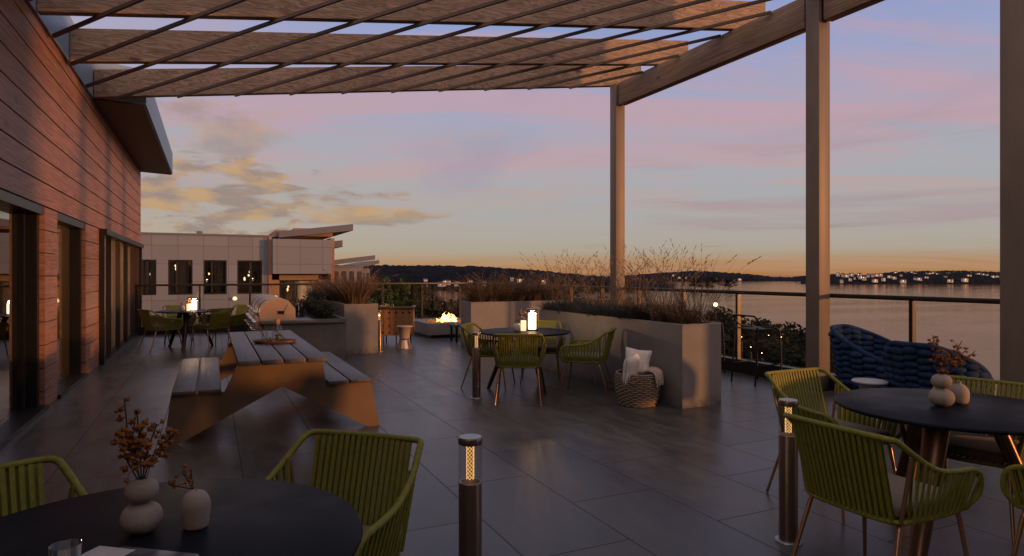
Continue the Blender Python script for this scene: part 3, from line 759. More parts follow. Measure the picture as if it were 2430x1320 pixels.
def build_counter():
    t = thing('grill_counter', 'dark grey outdoor kitchen counter with stone slab top behind the picnic table', 'counter', (1.4, 13.8, 0))
    fn = lambda o: (o.data.transform(Matrix.Translation((-1.4, -13.8, 0))), o)[1]
    fn(MB().box(.80, 2.15, 11.48, 16.4, 0, .655).build('base', 'concrete_dark', t))
    # slab with the planting trough left open
    s = MB(); z0, z1 = .657, .715
    s.rbox(.74, 1.62, 11.42, 16.45, z0, z1, .008); s.box(1.62, 2.14, 11.42, 11.58, z0, z1-.001); s.box(2.10, 2.19, 11.581, 16.45, z0, z1-.001); s.box(1.62, 2.10, 14.6, 16.45, z0, z1-.002)
    fn(s.build('counter_top', 'counter_stone', t))
    fn(MB().box(1.63, 2.09, 11.60, 14.58, .6551, .69).build('soil', 'soil', t))
    dd = MB()
    for k in range(4):
        y = 11.62+k*.98
        fn(MB().box(.775, .799, y, y+.94, .06, .62).build('cabinet_door', 'grill_side' if k < 3 else 'grill_dark', t))
build_counter()

def make_grill():
    t = thing('grill', 'nearest stainless gas grill, its coppery end panel and thermometer side facing the picnic table', 'grill', (1.03, 11.56, .716), 0, 'gas grills on the counter')
    W = .74
    def arc(r0, x0, x1, zb, n=14):
        pts = [(x0, zb)]
        cx = (x0+x1)/2; a = (x1-x0)/2
        for i in range(n+1):
            th = math.pi*(1-i/n); x = cx+a*math.cos(th)
            z = .10+.262*math.sin(th)**.75 if i < n*.72 else None
            if z is None: break
            pts.append((x, z))
        pts += [(x1-.005, .19), (x1, .14), (x1, zb)]
        return pts
    pr = arc(0, -.29, .285, 0)
    sh = [(x*.94, z*.93) for x, z in pr]
    MB().prism(pr, 1, 0, .030).build('end_panel', 'grill_side', t)
    MB().prism(pr, 1, W-.030, W).build('end_panel', 'grill_side', t)
    MB().prism(sh, 1, .031, W-.031).build('hood', 'grill_dark', t)
    # bright trim following the hood edge
    for y in (.031, W-.151):
        bd = [(x*1.01, z*1.015) for x, z in pr[1:-3]]+[(x*.95, z*.94) for x, z in reversed(pr[1:-3])]
        n = len(bd); h = n//2; tr = MB()
        vs = [(x, yy, z) for yy in (y, y+.12) for x, z in bd]
        tr._add(vs, [(k, k+1, n+k+1, n+k) for k in range(h-1)], 0, True)._add(vs, [(k, k+1, n-2-k, n-1-k) for k in range(h-1)]+[(n+k, n+k+1, 2*n-2-k, 2*n-1-k) for k in range(h-1)]).build('trim', 'chrome', t)
    MB().tube([(-.345, .06, .135), (-.345, W-.06, .135)], .013, 8).tube([(-.345, .12, .135), (-.285, .12, .135)], .009, 6).tube([(-.345, W-.12, .135), (-.285, W-.12, .135)], .009, 6).build('handle', 'chrome', t)
    MB().box(-.335, -.29, .02, W-.02, -.115, .045).build('control_panel', 'grill_side', t)
    for k in range(4):
        y = .12+k*(W-.24)/3
        MB().tube([(-.335, y, -.035), (-.385, y, -.035)], [.030, .024], 12).build('knob', 'chrome', t)
    MB().tube([(-.40, .08, -.155), (-.40, W-.08, -.155)], .011, 8).tube([(-.40, .14, -.155), (-.30, .14, -.155)], .008, 6).tube([(-.40, W-.14, -.155), (-.30, W-.14, -.155)], .008, 6).build('drawer_handle', 'chrome', t)
    MB().box(-.0, .10, -.014, -.001, .10, .155).build('vent_box', 'grill_dark', t)
    MB().tube([(.09, -.010, .13), (.165, -.02, .27)], .004, 6).build('vent_rod', 'black_metal', t)
    return t
g0 = make_grill()
dup(g0, (1.03, 12.55, .716), 0, 'middle one of the three stainless hooded gas grills on the counter')
dup(g0, (1.03, 13.54, .716), 0, 'farthest stainless gas grill of the three in the row, towards the railing')

# ------------------------------------------------------------------ plants
def blades(rnd, n, h0, h1, spread, lean, w, mats_n=1, heads=0.0, droop=.35, base_r=.12, dirbias=0.0):
    mb = MB(); hb = MB()
    for i in range(n):
        a = rnd.uniform(0, 2*math.pi); r = base_r*math.sqrt(rnd.random()); bx, by = r*math.cos(a), r*math.sin(a)
        a2 = a+rnd.gauss(0, .6); h = rnd.uniform(h0, h1); ln = lean*rnd.uniform(.25, 1.0)+.02
        dx, dy = math.cos(a2)*ln+dirbias*rnd.random(), math.sin(a2)*ln
        pts = []; S = 6
        for k in range(S+1):
            t = k/S; out = t*.55+t*t*.75
            pts.append(Vector((bx+dx*h*out, by+dy*h*out, h*(t-droop*ln*t*t*t))))
        px = Vector((-math.sin(a2), math.cos(a2), 0)); ph = rnd.uniform(0, 3.1); px = (px*math.cos(ph)+Vector((math.cos(a2), math.sin(a2), .2))*math.sin(ph)).normalized()
        vs = []; 
        for k, p in enumerate(pts):
            ww = w*(1-.85*(k/S)**1.5)*rnd.uniform(.9, 1.1)/2; vs += [p-px*ww, p+px*ww]
        mb._add(vs, [(2*k, 2*k+1, 2*k+3, 2*k+2) for k in range(S)], rnd.randrange(mats_n), True)
        if heads and rnd.random() < heads:
            d = (pts[-1]-pts[-2]).normalized(); p = pts[-1]; L = rnd.uniform(.08, .17)
            side = d.orthogonal().normalized(); s2 = d.cross(side)
            for q in range(7):
                t0 = q/7; an = q*2.4; o = (side*math.cos(an)+s2*math.sin(an))*.0055
                c = p+d*(L*t0-.03)
                mb._add([c, c+o+d*.012, c+o*.9+d*.036, c+d*.022-o*.2], [(0, 1, 2, 3)], mats_n, False)
    return mb
GR = {}
def grass_clump(kind, name, label, loc, rz, sc, group):
    """Clump kinds are built once; further clumps share the mesh."""
    vi = len([1 for k in GR if k[0] == kind])
    key = (kind, int(abs(loc[0]*31+loc[1]*17)) % 3)
    r = random.Random(hash(key[1])*7+len(kind))
    if key not in GR:
        if kind == 'brown': mb = blades(r, 620, .40, .86, .3, .70, .0085, 2, .10, .45, .15); ms = ['blade_brown', 'blade_tan', 'seed_head']
        elif kind == 'tall': mb = blades(r, 62, .50, 1.15, .3, .46, .0072, 2, .70, .50, .16); ms = ['blade_brown', 'blade_tan', 'seed_head']
        else: mb = blades(r, 420, .16, .30, .2, .95, .007, 1, 0, .5, .10); ms = ['blade_blue', 'blade_blue', 'seed_head']
        o = mb.build(name, ms); GR[key] = o.data
    else:
        o = bpy.data.objects.new(name, GR[key]); COL.objects.link(o)
    o.location = loc; o.rotation_euler = (0, 0, rz); o.scale = sc if isinstance(sc, tuple) else (sc, sc, sc)
    return tag(o, label, 'grass', group)
def build_grasses():
    r = random.Random(21)
    # left planter: one big fountain clump and blue tufts behind it
    grass_clump('brown', 'ornamental_grass', 'big bushy brown fountain grass at the near end of the planter behind the grills', (2.55, 12.75, .84), .4, (1.25, 1.25, 1.12), 'brown grasses')
    for k, v in enumerate((13.5, 14.4, 15.3)):
        grass_clump('brown', 'ornamental_grass', 'brown fountain grass further back in the planter behind the grills', (2.5+r.uniform(-.08, .08), v, .84), r.uniform(0, 6), (.9, .9, .85), 'brown grasses behind the big clump')
    for k, v in enumerate((13.9, 15.9, 16.5)):
        grass_clump('fescue', 'blue_fescue', 'low blue grey grass tuft at the back of the planter behind the grills', (2.42, v, .85), r.uniform(0, 6), 1.5, 'blue tufts behind the grills')
    # far planter
    for k, u in enumerate((4.93, 5.22, 5.52, 5.86, 6.22, 6.58)):
        grass_clump('brown', 'ornamental_grass', 'brown fountain grass in the planter right of the fire pit', (u, 12.25+r.uniform(-.08, .08), .84), r.uniform(0, 6), r.uniform(.78, .98), 'brown grasses right of the fire pit')
    # long planter: fescue carpet, brown clumps at the near end, tall feathery stems throughout
    v = 5.95; k = 0
    while v < 9.05:
        for du in (-.13, .13):
            if v > 6.5: grass_clump('fescue', 'blue_fescue', 'low dark blue grass tuft in the long planter beside the round table', (5.03+du+r.uniform(-.03, .03), v+r.uniform(-.06, .06), .845), r.uniform(0, 6), r.uniform(.9, 1.25), 'blue tufts in the long planter')
        v += .25
    for v in (5.93, 6.2, 6.5, 6.8):
        grass_clump('brown', 'ornamental_grass', 'short brown grass clump at the near end of the long planter', (5.03+r.uniform(-.1, .1), v, .845), r.uniform(0, 6), (.62, .62, .50), 'brown grasses in the long planter')
    for v in (5.95, 6.25, 6.6, 7.0, 7.4, 7.8, 8.2, 8.6, 8.95):
        grass_clump('tall', 'feather_grass', 'tall feathery grass with seed heads rising from the long planter', (5.06+r.uniform(-.12, .12), v, .845), r.uniform(0, 6), (1, 1, r.uniform(.72, 1.02)), 'feathery grasses in the long planter')
    for v in (12.6, 13.0): pass
build_grasses()
ORD = 'first second third fourth fifth sixth seventh eighth ninth tenth'.split()
def number(group, text):
    for k, o in enumerate([o for o in bpy.data.objects if o.get('group') == group]): o['label'] = text % ORD[k]
number('brown grasses behind the big clump', '%s brown fountain grass behind the big clump in the planter by the grills')
number('blue tufts behind the grills', '%s low blue grey grass tuft in the planter behind the grills, from the front')
number('brown grasses right of the fire pit', '%s brown fountain grass from the left in the planter right of the fire pit')
number('brown grasses in the long planter', '%s short brown grass clump from the near end of the long planter')
number('feathery grasses in the long planter', '%s tall feathery seed head grass from the near end of the long planter')

def leaf_clump(mb, rnd, c, rx, ry, rz, n, s, mi=0):
    for _ in range(n):
        d = Vector((rnd.gauss(0, 1), rnd.gauss(0, 1), rnd.gauss(0, 1))).normalized()*(rnd.random()**.45)
        p = Vector(c)+Vector((d.x*rx, d.y*ry, d.z*rz)); a = Vector((rnd.gauss(0, 1), rnd.gauss(0, 1), rnd.gauss(0, .6))).normalized(); b = a.orthogonal().normalized()
        b = (b*math.cos(2)+a.cross(b)*math.sin(rnd.random()*6)).normalized(); q = s*rnd.uniform(.6, 1.3)
        mb._add([p-a*q, p-b*q*.42, p+a*q, p+b*q*.42], [(0, 1, 2, 3)], mi)
def build_shrubs():
    r = random.Random(8); pr = []
    for i in range(2):
        mb = MB()
        for k in range(9):
            a = r.uniform(0, 6.3); rr = r.uniform(0, .13)
            leaf_clump(mb, r, (rr*math.cos(a), rr*math.sin(a), r.uniform(.08, .26)), .10, .10, .09, 75, .022)
        st = MB()
        for k in range(8):
            a = r.uniform(0, 6.3); st.tube([(0, 0, 0), (.07*math.cos(a), .07*math.sin(a), .12), (.14*math.cos(a), .14*math.sin(a), .24)], [.005, .004, .002], 4)
        pr.append((mb, st))
    src = []
    for i, (v, u, s) in enumerate(((11.85, 1.86, 1.0), (12.25, 1.83, 1.15), (12.65, 1.88, 1.1), (13.05, 1.84, 1.2), (13.5, 1.87, 1.25), (13.95, 1.84, 1.2))):
        if i < 2:
            t = thing('shrub', 'dark leafy low shrub planted in the trough of the grill counter', 'shrub', (u, v, .69), r.uniform(0, 6), 'shrubs in the counter trough')
            pr[i][0].build('foliage', 'leaf_shrub', t); pr[i][1].build('stem', 'bark', t); src.append(t)
        else: t = dup(src[i % 2], (u, v, .69), r.uniform(0, 6))
        t.scale = (s*1.15, s*1.2, s)
build_shrubs()
number('shrubs in the counter trough', '%s dark leafy shrub from the near end of the grill counter trough')

def tree_mesh(seed, h, rad, n_leaf=3400, leaf=.20, conic=0.0, low=.35):
    r = random.Random(seed); tr = MB(); cr = MB()
    tr.tube([(0, 0, 0), (r.uniform(-.1, .1), r.uniform(-.1, .1), h*.3), (r.uniform(-.3, .3), r.uniform(-.3, .3), h*.62), (r.uniform(-.3, .3), r.uniform(-.3, .3), h*.92)], [h*.026, h*.020, h*.012, h*.003], 7)
    cl = []
    for i in range(26):
        t = r.uniform(low, 1.0); a = r.uniform(0, 6.28); prof = math.sin(min(1, max(.08, (1.04-t)/(1.04-low)))*math.pi*.62)**.8*(1-conic*.4)
        rr = rad*prof*math.sqrt(r.uniform(.1, 1.0)); c = (rr*math.cos(a), rr*math.sin(a), h*t*.93); cl.append(c)
        if i < 14: tr.tube([(0, 0, h*max(.2, t-.22)), (c[0]*.5, c[1]*.5, c[2]-h*.06), c], [h*.008, h*.005, h*.002], 5)
    for c in cl:
        q = rad*r.uniform(.20, .38); leaf_clump(cr, r, c, q*1.15, q*1.15, q*.85, n_leaf//26, leaf, 0)
    return tr, cr
TREES = []
def make_trees():
    specs = [(1, 10, 4.0, 11000, .17, 0, .25), (2, 13, 3.6, 11000, .18, .3, .22), (3, 8, 3.6, 9000, .15, 0, .15), (4, 9, 1.7, 3500, .16, .2, .55)]
    for i, s in enumerate(specs):
        tr, cr = tree_mesh(*s)
        TREES.append((tr, cr, s[1]))
TSRC = {}
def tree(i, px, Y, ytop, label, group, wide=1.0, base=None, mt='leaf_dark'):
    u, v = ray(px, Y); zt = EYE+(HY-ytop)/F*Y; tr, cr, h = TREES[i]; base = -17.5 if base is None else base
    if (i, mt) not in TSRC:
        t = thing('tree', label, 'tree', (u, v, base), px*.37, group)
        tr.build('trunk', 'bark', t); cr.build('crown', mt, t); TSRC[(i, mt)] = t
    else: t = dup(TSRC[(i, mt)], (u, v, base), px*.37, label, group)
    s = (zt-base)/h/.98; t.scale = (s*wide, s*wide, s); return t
make_trees()
def plant_trees():
    r = random.Random(4)
    g = 'trees on the slope below the lake railing'
    lab = 'dark bushy tree on the slope below the lake railing'
    for (i, px, Y, yt, w) in [(0, 1655, 70, 742, .8), (1, 1705, 62, 737, .8), (0, 1735, 66, 733, .8), (0, 1770, 58, 748, .8), (1, 1800, 60, 762, .7), (2, 1835, 50, 770, .9), (0, 1868, 52, 772, .8), (2, 1900, 46, 788, .9), (0, 1935, 44, 800, .8),
                              (2, 1968, 38, 822, .9), (2, 1760, 38, 800, 1.0), (2, 1820, 36, 812, 1.0), (0, 1880, 34, 828, .9), (2, 1925, 32, 845, .9), (0, 1720, 42, 790, .9), (2, 2010, 34, 868, .8), (0, 1690, 84, 741, .8), (1, 1620, 78, 748, .8)]:
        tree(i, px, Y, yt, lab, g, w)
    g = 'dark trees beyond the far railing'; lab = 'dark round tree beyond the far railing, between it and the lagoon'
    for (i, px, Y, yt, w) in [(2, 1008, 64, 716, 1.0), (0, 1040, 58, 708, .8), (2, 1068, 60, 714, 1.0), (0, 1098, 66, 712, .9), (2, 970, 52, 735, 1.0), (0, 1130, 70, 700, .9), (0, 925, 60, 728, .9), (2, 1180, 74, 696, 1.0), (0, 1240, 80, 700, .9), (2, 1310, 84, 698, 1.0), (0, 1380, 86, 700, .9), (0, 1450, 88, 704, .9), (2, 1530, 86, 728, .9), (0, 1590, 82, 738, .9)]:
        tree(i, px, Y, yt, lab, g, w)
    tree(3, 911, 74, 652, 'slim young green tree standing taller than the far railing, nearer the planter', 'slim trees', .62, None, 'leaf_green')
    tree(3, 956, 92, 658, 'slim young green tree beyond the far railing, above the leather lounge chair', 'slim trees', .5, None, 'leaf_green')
    for (px, Y, yt, i) in [(868, 120, 655, 0), (893, 150, 662, 1), (935, 170, 668, 0), (985, 210, 668, 2), (880, 250, 660, 0), (915, 330, 661, 1), (960, 420, 664, 0), (845, 95, 650, 1)]:
        tree(i, px, Y, yt, 'dark tree on the wooded shore past the row houses', 'trees past the row houses', 1.1)
    # darker shore trees around the lagoon
    for (px, Y, yt, i) in [(1105, 620, 664, 0), (1180, 640, 662, 2), (1250, 640, 660, 0), (1320, 620, 658, 0), (1370, 600, 662, 2), (1420, 600, 661, 0), (1480, 640, 663, 0), (1650, 900, 660, 0), (1690, 920, 658, 2), (1730, 930, 662, 0)]:
        tree(i, px, Y, yt, 'dark tree on the low spit across the lagoon', 'trees across the lagoon', 1.5, -20.3)
plant_trees()
ORD += 'eleventh twelfth thirteenth fourteenth fifteenth sixteenth seventeenth eighteenth nineteenth twentieth'.split()
def number_across(group, text):
    L = sorted([o for o in bpy.data.objects if o.get('group') == group], key=lambda o: math.atan2(o.location.x, o.location.y))
    for k, o in enumerate(L): o['label'] = text % ORD[k]
number_across('trees on the slope below the lake railing', '%s dark bushy tree from the left on the slope below the lake railing')
number_across('dark trees beyond the far railing', '%s dark round tree from the left between the far railing and the lagoon')
number_across('trees across the lagoon', '%s dark tree from the left on the low spit across the lagoon')
number_across('trees past the row houses', '%s dark tree from the left on the wooded shore past the row houses')
number_across('slim trees', '%s slim young green tree from the left above the far railing')

# ------------------------------------------------------------------ houses and lights across the lake
def far_houses():
    r = random.Random(17); src = []
    for k in range(3):
        mb = MB(); w, d, h = (11, 8, 6.5) if k == 0 else ((8, 8, 5.5) if k == 1 else (15, 9, 6))
        mb.box(-w/2, w/2, -d/2, d/2, -4, h)
        mb.prism([(-d/2-.6, h+.02), (d/2+.6, h+.02), (0, h+2.6)], 0, -w/2-.5, w/2+.5, 1)
        n = 4 if k != 2 else 6
        for fl in range(2):
            for i in range(n):
                if r.random() < .62:
                    x = -w/2+w*(i+.5)/n; mb.box(x-w*.26/n, x+w*.26/n, -d/2-.06, -d/2-.01, .7+fl*2.9, 2.4+fl*2.9, 2 if r.random() < .45 else 3)
        src.append(mb)
    M['house_pale'] = M['house_wall']; mat('house_window', (.05, .05, .06), .25)
    first = {}
    spots = [(1985+11.6*k+r.uniform(-5, 5), r.uniform(647, 668)) for k in range(34)]
    spots += [(2000, 653), (2020, 652), (2040, 653), (2060, 654), (2080, 653), (2125, 648), (2150, 648), (2170, 650), (2200, 650), (2230, 652), (2250, 650)]
    for j, (px, py) in enumerate(spots):
        ztop = EYE+(HY-644)/F*1570-3; q = max(.03, min(.97, (EYE+(HY-py)/F*1450+20.5)/(ztop+20.5)))
        Y = 1380+190*(math.asin(q**(1/.85))*2/math.pi)-16-10*(1-q); u, v = ray(px, Y); z = EYE+(HY-py)/F*Y-1.5
        k = j % 3
        if k not in first: o = src[k].build('house', ['house_wall', 'house_roof', 'house_lit', 'house_window']); first[k] = o
        else: o = first[k].copy(); COL.objects.link(o)
        o.location = (u, v, z); o.rotation_euler = (0, 0, -TH+r.uniform(-.6, .6)-.35); sc = r.uniform(.5, .8); o.scale = (sc, sc, sc)
        tag(o, 'small pale house with lit windows among the trees on the far lake shore', 'house', 'houses on the far lake shore')
    for j, (px, py, Y) in enumerate([(1598, 653, 1890), (1628, 658, 1890), (1612, 658, 1890), (1115, 668, 870), (1150, 670, 870), (1048, 672, 860), (1085, 671, 860), (1010, 672, 850), (1235, 664, 880), (1290, 667, 880), (1215, 660, 890), (1755, 668, 1880), (1700, 668, 1880), (1010, 664, 860), (1060, 668, 850)]):
        u, v = ray(px, Y); o = first[j % 3].copy(); COL.objects.link(o); z = max(-16, EYE+(HY-py)/F*Y-2.5)
        o.location = (u, v, z); o.scale = (.6, .6, .55); o.rotation_euler = (0, 0, -TH+r.uniform(-.4, .4)); tag(o, 'small house with lit windows at the foot of the dark wooded hill', 'house', 'houses below the wooded hill')
far_houses()
def street_lamps():
    def lamp(px, py, Y, label, s=1.0, grp=None):
        u, v, z = ray(px, Y, py); t = thing('street_lamp', label, 'street lamp', (u, v, -17), 0, grp)
        MB().tube([(0, 0, 0), (0, 0, z+17-.25)], [.09, .05], 8).build('pole', 'black_metal', t)
        MB().ell((0, 0, z+17), .26*s, .26*s, .22*s).build('lamp_head', 'bulb_glow', t)
    lamp(1698, 723, 60, 'bright street lamp glowing over the treetops just right of the long planter', .75)
    for px, py, Y in [(1760, 800, 34), (1782, 824, 32), (1824, 796, 36), (1854, 800, 36), (1808, 838, 30)]:
        lamp(px, py, Y, 'faint lamp shining among the dark trees below the lake railing', .06, 'lamps among the trees')
street_lamps()

# ================================================================== FURNITURE
def make_chair(loc, rz, label, group, rope='rope_green'):
    t = thing('armchair', label, 'chair', loc, rz, group)
    SZ = .43
    half = [(.245, .245, SZ), (.285, .278, .50), (.303, .262, .585), (.308, .20, .628), (.308, .08, .636), (.304, -.05, .655), (.296, -.17, .715), (.276, -.275, .792), (.262, -.318, .808), (.225, -.334, .812), (.11, -.340, .8125)]
    full = half+[(0, -.342, .813)]+[(-x, y, z) for x, y, z in reversed(half)]
    rail = catmull(full, 4)
    ring = catmull([(.245, .245, SZ), (.255, .1, SZ), (.25, -.1, SZ), (.225, -.2, SZ), (.13, -.235, SZ), (-.13, -.235, SZ), (-.225, -.2, SZ), (-.25, -.1, SZ), (-.255, .1, SZ), (-.245, .245, SZ)], 3)
    f = MB().tube(rail, .0135, 8); f.tube(ring, .012, 7); f.tube([(-.245, .245, SZ), (0, .262, SZ-.004), (.245, .245, SZ)], .012, 7)
    # rope wrapping shows as close-set rings
    f.build('frame', rope, t)
    def strap(mb, a, b, w, th, nrm):
        a, b = Vector(a), Vector(b); d = (b-a).normalized(); sx = d.cross(Vector(nrm)).normalized()
        mb.bar(a, b, w, th, Vector(nrm))
    bk = MB(); N = 17
    for i in range(N):
        f_ = i/(N-1)*2-1; xt, xb = f_*.215, f_*.205
        yt = -.340+.022*f_*f_; yb = -.236+.022*abs(f_)**3
        for k, off in enumerate((.0125, -.0125)):
            sh = (.0 if k == 0 else .006)
            strap(bk, (xt+sh, yt+off, .812-.004*f_*f_), (xb+sh, yb+off*.9, SZ), .0165, .0045, (0, 1, .25))
    bk.build('backrest', rope, t)
    def at(y):
        best = min((p for p in rail if p.x > 0 and p.z > .56), key=lambda p: abs(p.y-y)); return best
    for s in (-1, 1):
        ar = MB(); n = 12
        for i in range(n):
            y = -.185+i*(.425/(n-1)); p = at(y); yb = -.15+i*(.375/(n-1)); xb = .252
            for off in (.012, -.012):
                strap(ar, (s*(p.x+off), y, p.z), (s*(xb+off), yb, SZ), .0155, .0045, (1, 0, .1))
        ar.build('armrest', rope, t)
        q = at(-.20); MB().tube([(s*.236, -.20, SZ), (s*q.x*.985, -.205, q.z-.01)], .0095, 7).build('back_support', 'bronze_leg', t)
    st = MB()
    for i in range(15): x = -.225+i*.45/14; st.bar((x, -.225, SZ+.004), (x, .245, SZ+.004), .024, .005)
    st.build('seat', rope, t)
    c = MB().rbox(-.228, .228, -.205, .248, SZ+.012, SZ+.066, .024, 0, 3)
    c.build('cushion', 'cushion_taupe', t)
    for (x0, y0, x1, y1) in ((.232, .225, .272, .285), (-.232, .225, -.272, .285), (.222, -.19, .262, -.315), (-.222, -.19, -.262, -.315)):
        MB().tube([(x0*.86, y0*.9, SZ-.012), (x0*.985, y0*.97, SZ-.018), (x0*1.01, y0*1.01, SZ-.045), (x1, y1, .004)], [.0115, .0122, .0125, .0088], 9).build('leg', 'bronze_leg', t)
    return t
CH = {}
def chair(X, Y, fx, fy, label, group, rope='rope_green'):
    u, v = D(X, Y); rz = yaw(fx, fy)
    if rope not in CH: CH[rope] = make_chair((u, v, 0), rz, label, group, rope); return CH[rope]
    return dup(CH[rope], (u, v, 0), rz, label, group)
chair(-.72, 2.42, -.30, -.95, 'green rope armchair at the near dark round table, back towards the picnic table', 'chairs at the near dark table')
chair(-1.61, 2.00, .80, -.60, 'green rope armchair at the near dark round table, cut by the left photo edge', 'chairs at the near dark table')
chair(2.12, 4.25, .42, -.90, 'yellow lit rope armchair behind the right bollard lamp at the table with gourd vases', 'chairs at the table by the blue lounge chairs')
chair(1.74, 3.06, .90, .44, 'dark green rope armchair seen from behind, closest to the right bollard lamp', 'chairs at the table by the blue lounge chairs')
chair(2.80, 3.90, -.80, -.60, 'green rope armchair with visible taupe cushion, its back towards the blue knitted lounge chairs', 'chairs at the table by the blue lounge chairs')
chair(2.66, 2.86, -.42, .90, 'green rope armchair partly cut off at the lower right corner of the photo', 'chairs at the table by the blue lounge chairs')
chair(.085, 7.62, .06, 1.0, 'green rope armchair, back to the viewer, at the table with the tall lantern', 'chairs at the lantern table by the planter')
chair(-.30, 8.62, .97, -.22, 'lime rope armchair just behind the middle bollard at the lantern table', 'chairs at the lantern table by the planter')
chair(.93, 8.05, -.96, .27, 'green rope armchair between the lantern table and the pillow basket, side on', 'chairs at the lantern table by the planter')
chair(.40, 8.98, -.05, -1.0, 'rope armchair behind the tall lantern, facing the viewer, against the far planter', 'chairs at the lantern table by the planter')
chair(-6.80, 12.50, .62, .78, 'lime rope armchair nearest the house wall at the far round table', 'chairs at the far table')
chair(-5.98, 12.85, -.85, .52, 'green rope armchair nearest the grills at the far round table', 'chairs at the far table')
chair(-7.08, 13.70, .5, -.86, 'rope armchair behind the far round table, tucked in the corner by the house wall', 'chairs at the far table')
chair(-5.98, 13.75, -.5, -.86, 'rope armchair behind the far round table, standing against the far railing', 'chairs at the far table')

def round_table(X, Y, label, legs, lr=.05, lm='table_leg'):
    u, v = D(X, Y); t = thing('round_table', label, 'table', (u, v, 0), 0, 'round dark dining tables')
    MB().lathe([(.02, .726), (.585, .728), (.597, .734), (.600, .740), (.597, .747), (.590, .750), (0.0001, .7502)], (0, 0, 0), 72).build('tabletop', 'tabletop_black', t)
    MB().cyl((0, 0), .15, .700, .726, 24).build('hub', 'table_leg', t)
    for a in legs:
        du, dv = D(math.cos(R(a)), math.sin(R(a))); p0 = Vector((du*.19, dv*.19, .725)); p1 = Vector((du*.47, dv*.47, .0))
        mb = MB(); N = 10; tang = Vector((-dv, du, 0)); d = (p1-p0).normalized(); nr = tang.cross(d).normalized(); vs = []; n = 16
        for i in range(N+1):
            q = p0.lerp(p1, i/N); w = lr*(1.25-.50*i/N); h = lr*(.72-.22*i/N)
            for k in range(n): vs.append(q+tang*math.cos(2*math.pi*k/n)*w+nr*math.sin(2*math.pi*k/n)*h)
        for k in range(n): vs[k].z = .725
        for k in range(n): vs[N*n+k].z = 0.001
        mb._add(vs, [(i*n+k, i*n+(k+1) % n, (i+1)*n+(k+1) % n, (i+1)*n+k) for i in range(N) for k in range(n)], 0, True)
        mb._add(vs[-n:], [tuple(range(n))]); mb.build('leg', lm, t)
    return t
round_table(-1.026, 1.776, 'dark round table in the lower left corner carrying vases and a magazine', (30, 150, 270))
round_table(2.49, 3.65, 'dark round table with two gourd vases in front of the blue lounge chairs', (217, 337, 97), .058, 'table_leg_bronze')
round_table(.16, 8.45, 'dark round table with glowing tall lantern beside the long concrete planter', (300, 60, 180))
round_table(-6.57, 13.10, 'small looking dark round table with lit lantern in the far corner by the house wall', (285, 45, 165))

# ------------------------------------------------------------------ picnic table
def build_picnic():
    t = thing('picnic_table', 'copper sided picnic table with grey slat top and attached benches', 'picnic table', (.58, 7.4, 0))
    fn = lambda o: (o.data.transform(Matrix.Translation((-.58, -7.4, 0))), o)[1]
    # folded end frames; outline from floor, bench, table and the raised notch between the feet
    out = [(-.37, 0), (-.27, 0), (.60, .455), (1.40, 0), (1.515, 0), (1.43, .44), (1.00, .44), (.965, .705), (.235, .705), (.115, .44), (-.315, .44)]
    for (y, sgn) in ((6.34, 1), (8.62, -1)):
        fn(MB().prism(out, 1, y, y+.045*1).build('end_frame', 'copper_panel', t))
    # top, four boards
    n = 4; x0, x1 = .205, .965; w = (x1-x0)/n
    for i in range(n):
        o = fn(MB().rbox(x0+i*w+.006, x0+(i+1)*w-.006, 5.965, 9.02, .708, .752, .005).build('top_board', 'grey_slats', t))
    for (a, b) in ((-.315, .095), (1.005, 1.43)):
        for i in range(2):
            ww = (b-a)/2; fn(MB().rbox(a+i*ww+.008, a+(i+1)*ww-.008, 6.30, 8.72, .442, .474, .004).build('bench_board', 'grey_slats', t))
        fn(MB().box(a+.02, b-.02, 6.39, 8.60, .405, .44).build('bench_rail', 'copper_panel', t))
    fn(MB().box(.40, .78, 6.39, 8.60, .655, .704).build('under_beam', 'copper_panel', t))
    for y in (6.70, 8.10): fn(MB().box(.24, .94, y, y+.07, .66, .707).build('cross_rail', 'copper_panel', t))
build_picnic()

# ------------------------------------------------------------------ bollard lamps
def make_bollard(loc, label):
    t = thing('bollard_lamp', label, 'bollard lamp', loc, 0, 'bollard lamps on the terrace')
    MB().lathe([(.072, 0), (.072, .010), (.066, .013), (.050, .0131)], (0, 0, 0), 32).build('base', 'cap_steel', t)
    MB().lathe([(.0505, .0135), (.0505, .596), (.0485, .600), (.0415, .600), (.0415, .50), (.001, .50)], (0, 0, 0), 40).build('post', 'bollard_steel', t)
    MB()._add(*_open_tube(.0495, .6005, .764, 40), 0, True).build('lamp_glass', 'clear_glass', t)
    MB().lathe([(.001, .7641), (.0515, .7642), (.0525, .768), (.0525, .788), (.050, .792)], (0, 0, 0), 40).build('cap_ring', 'bollard_steel', t)
    MB().cyl((0, 0), .0495, .7905, .7945, 40).build('cap', 'cap_steel', t)
    MB().cyl((0, 0), .0145, .605, .760, 16).build('filament_core', 'filament_body', t)
    z = MB()
    for q in range(6):                                       # crossed zigzag wires round the core
        for ph in (0, 1):
            pts = []
            for i in range(9): an = q*math.pi/3+(math.pi/3 if (i+ph) % 2 else 0); pts.append((.0175*math.cos(an), .0175*math.sin(an), .612+.0175*i))
            z.tube(pts, .0016, 5)
    z.build('filament', 'filament', t)
    return t
def _open_tube(r, z0, z1, n):
    vs = [(r*math.cos(2*math.pi*k/n), r*math.sin(2*math.pi*k/n), z) for z in (z0, z1) for k in range(n)]
    return vs, [(k, (k+1) % n, n+(k+1) % n, n+k) for k in range(n)]
b0 = make_bollard((1.02, 2.61, 0), 'steel bollard lamp in front of the dark round table, cut by the bottom photo edge')
dup(b0, (2.935, 2.62, 0), 1.0, 'steel bollard lamp standing beside the yellow lit rope armchair')
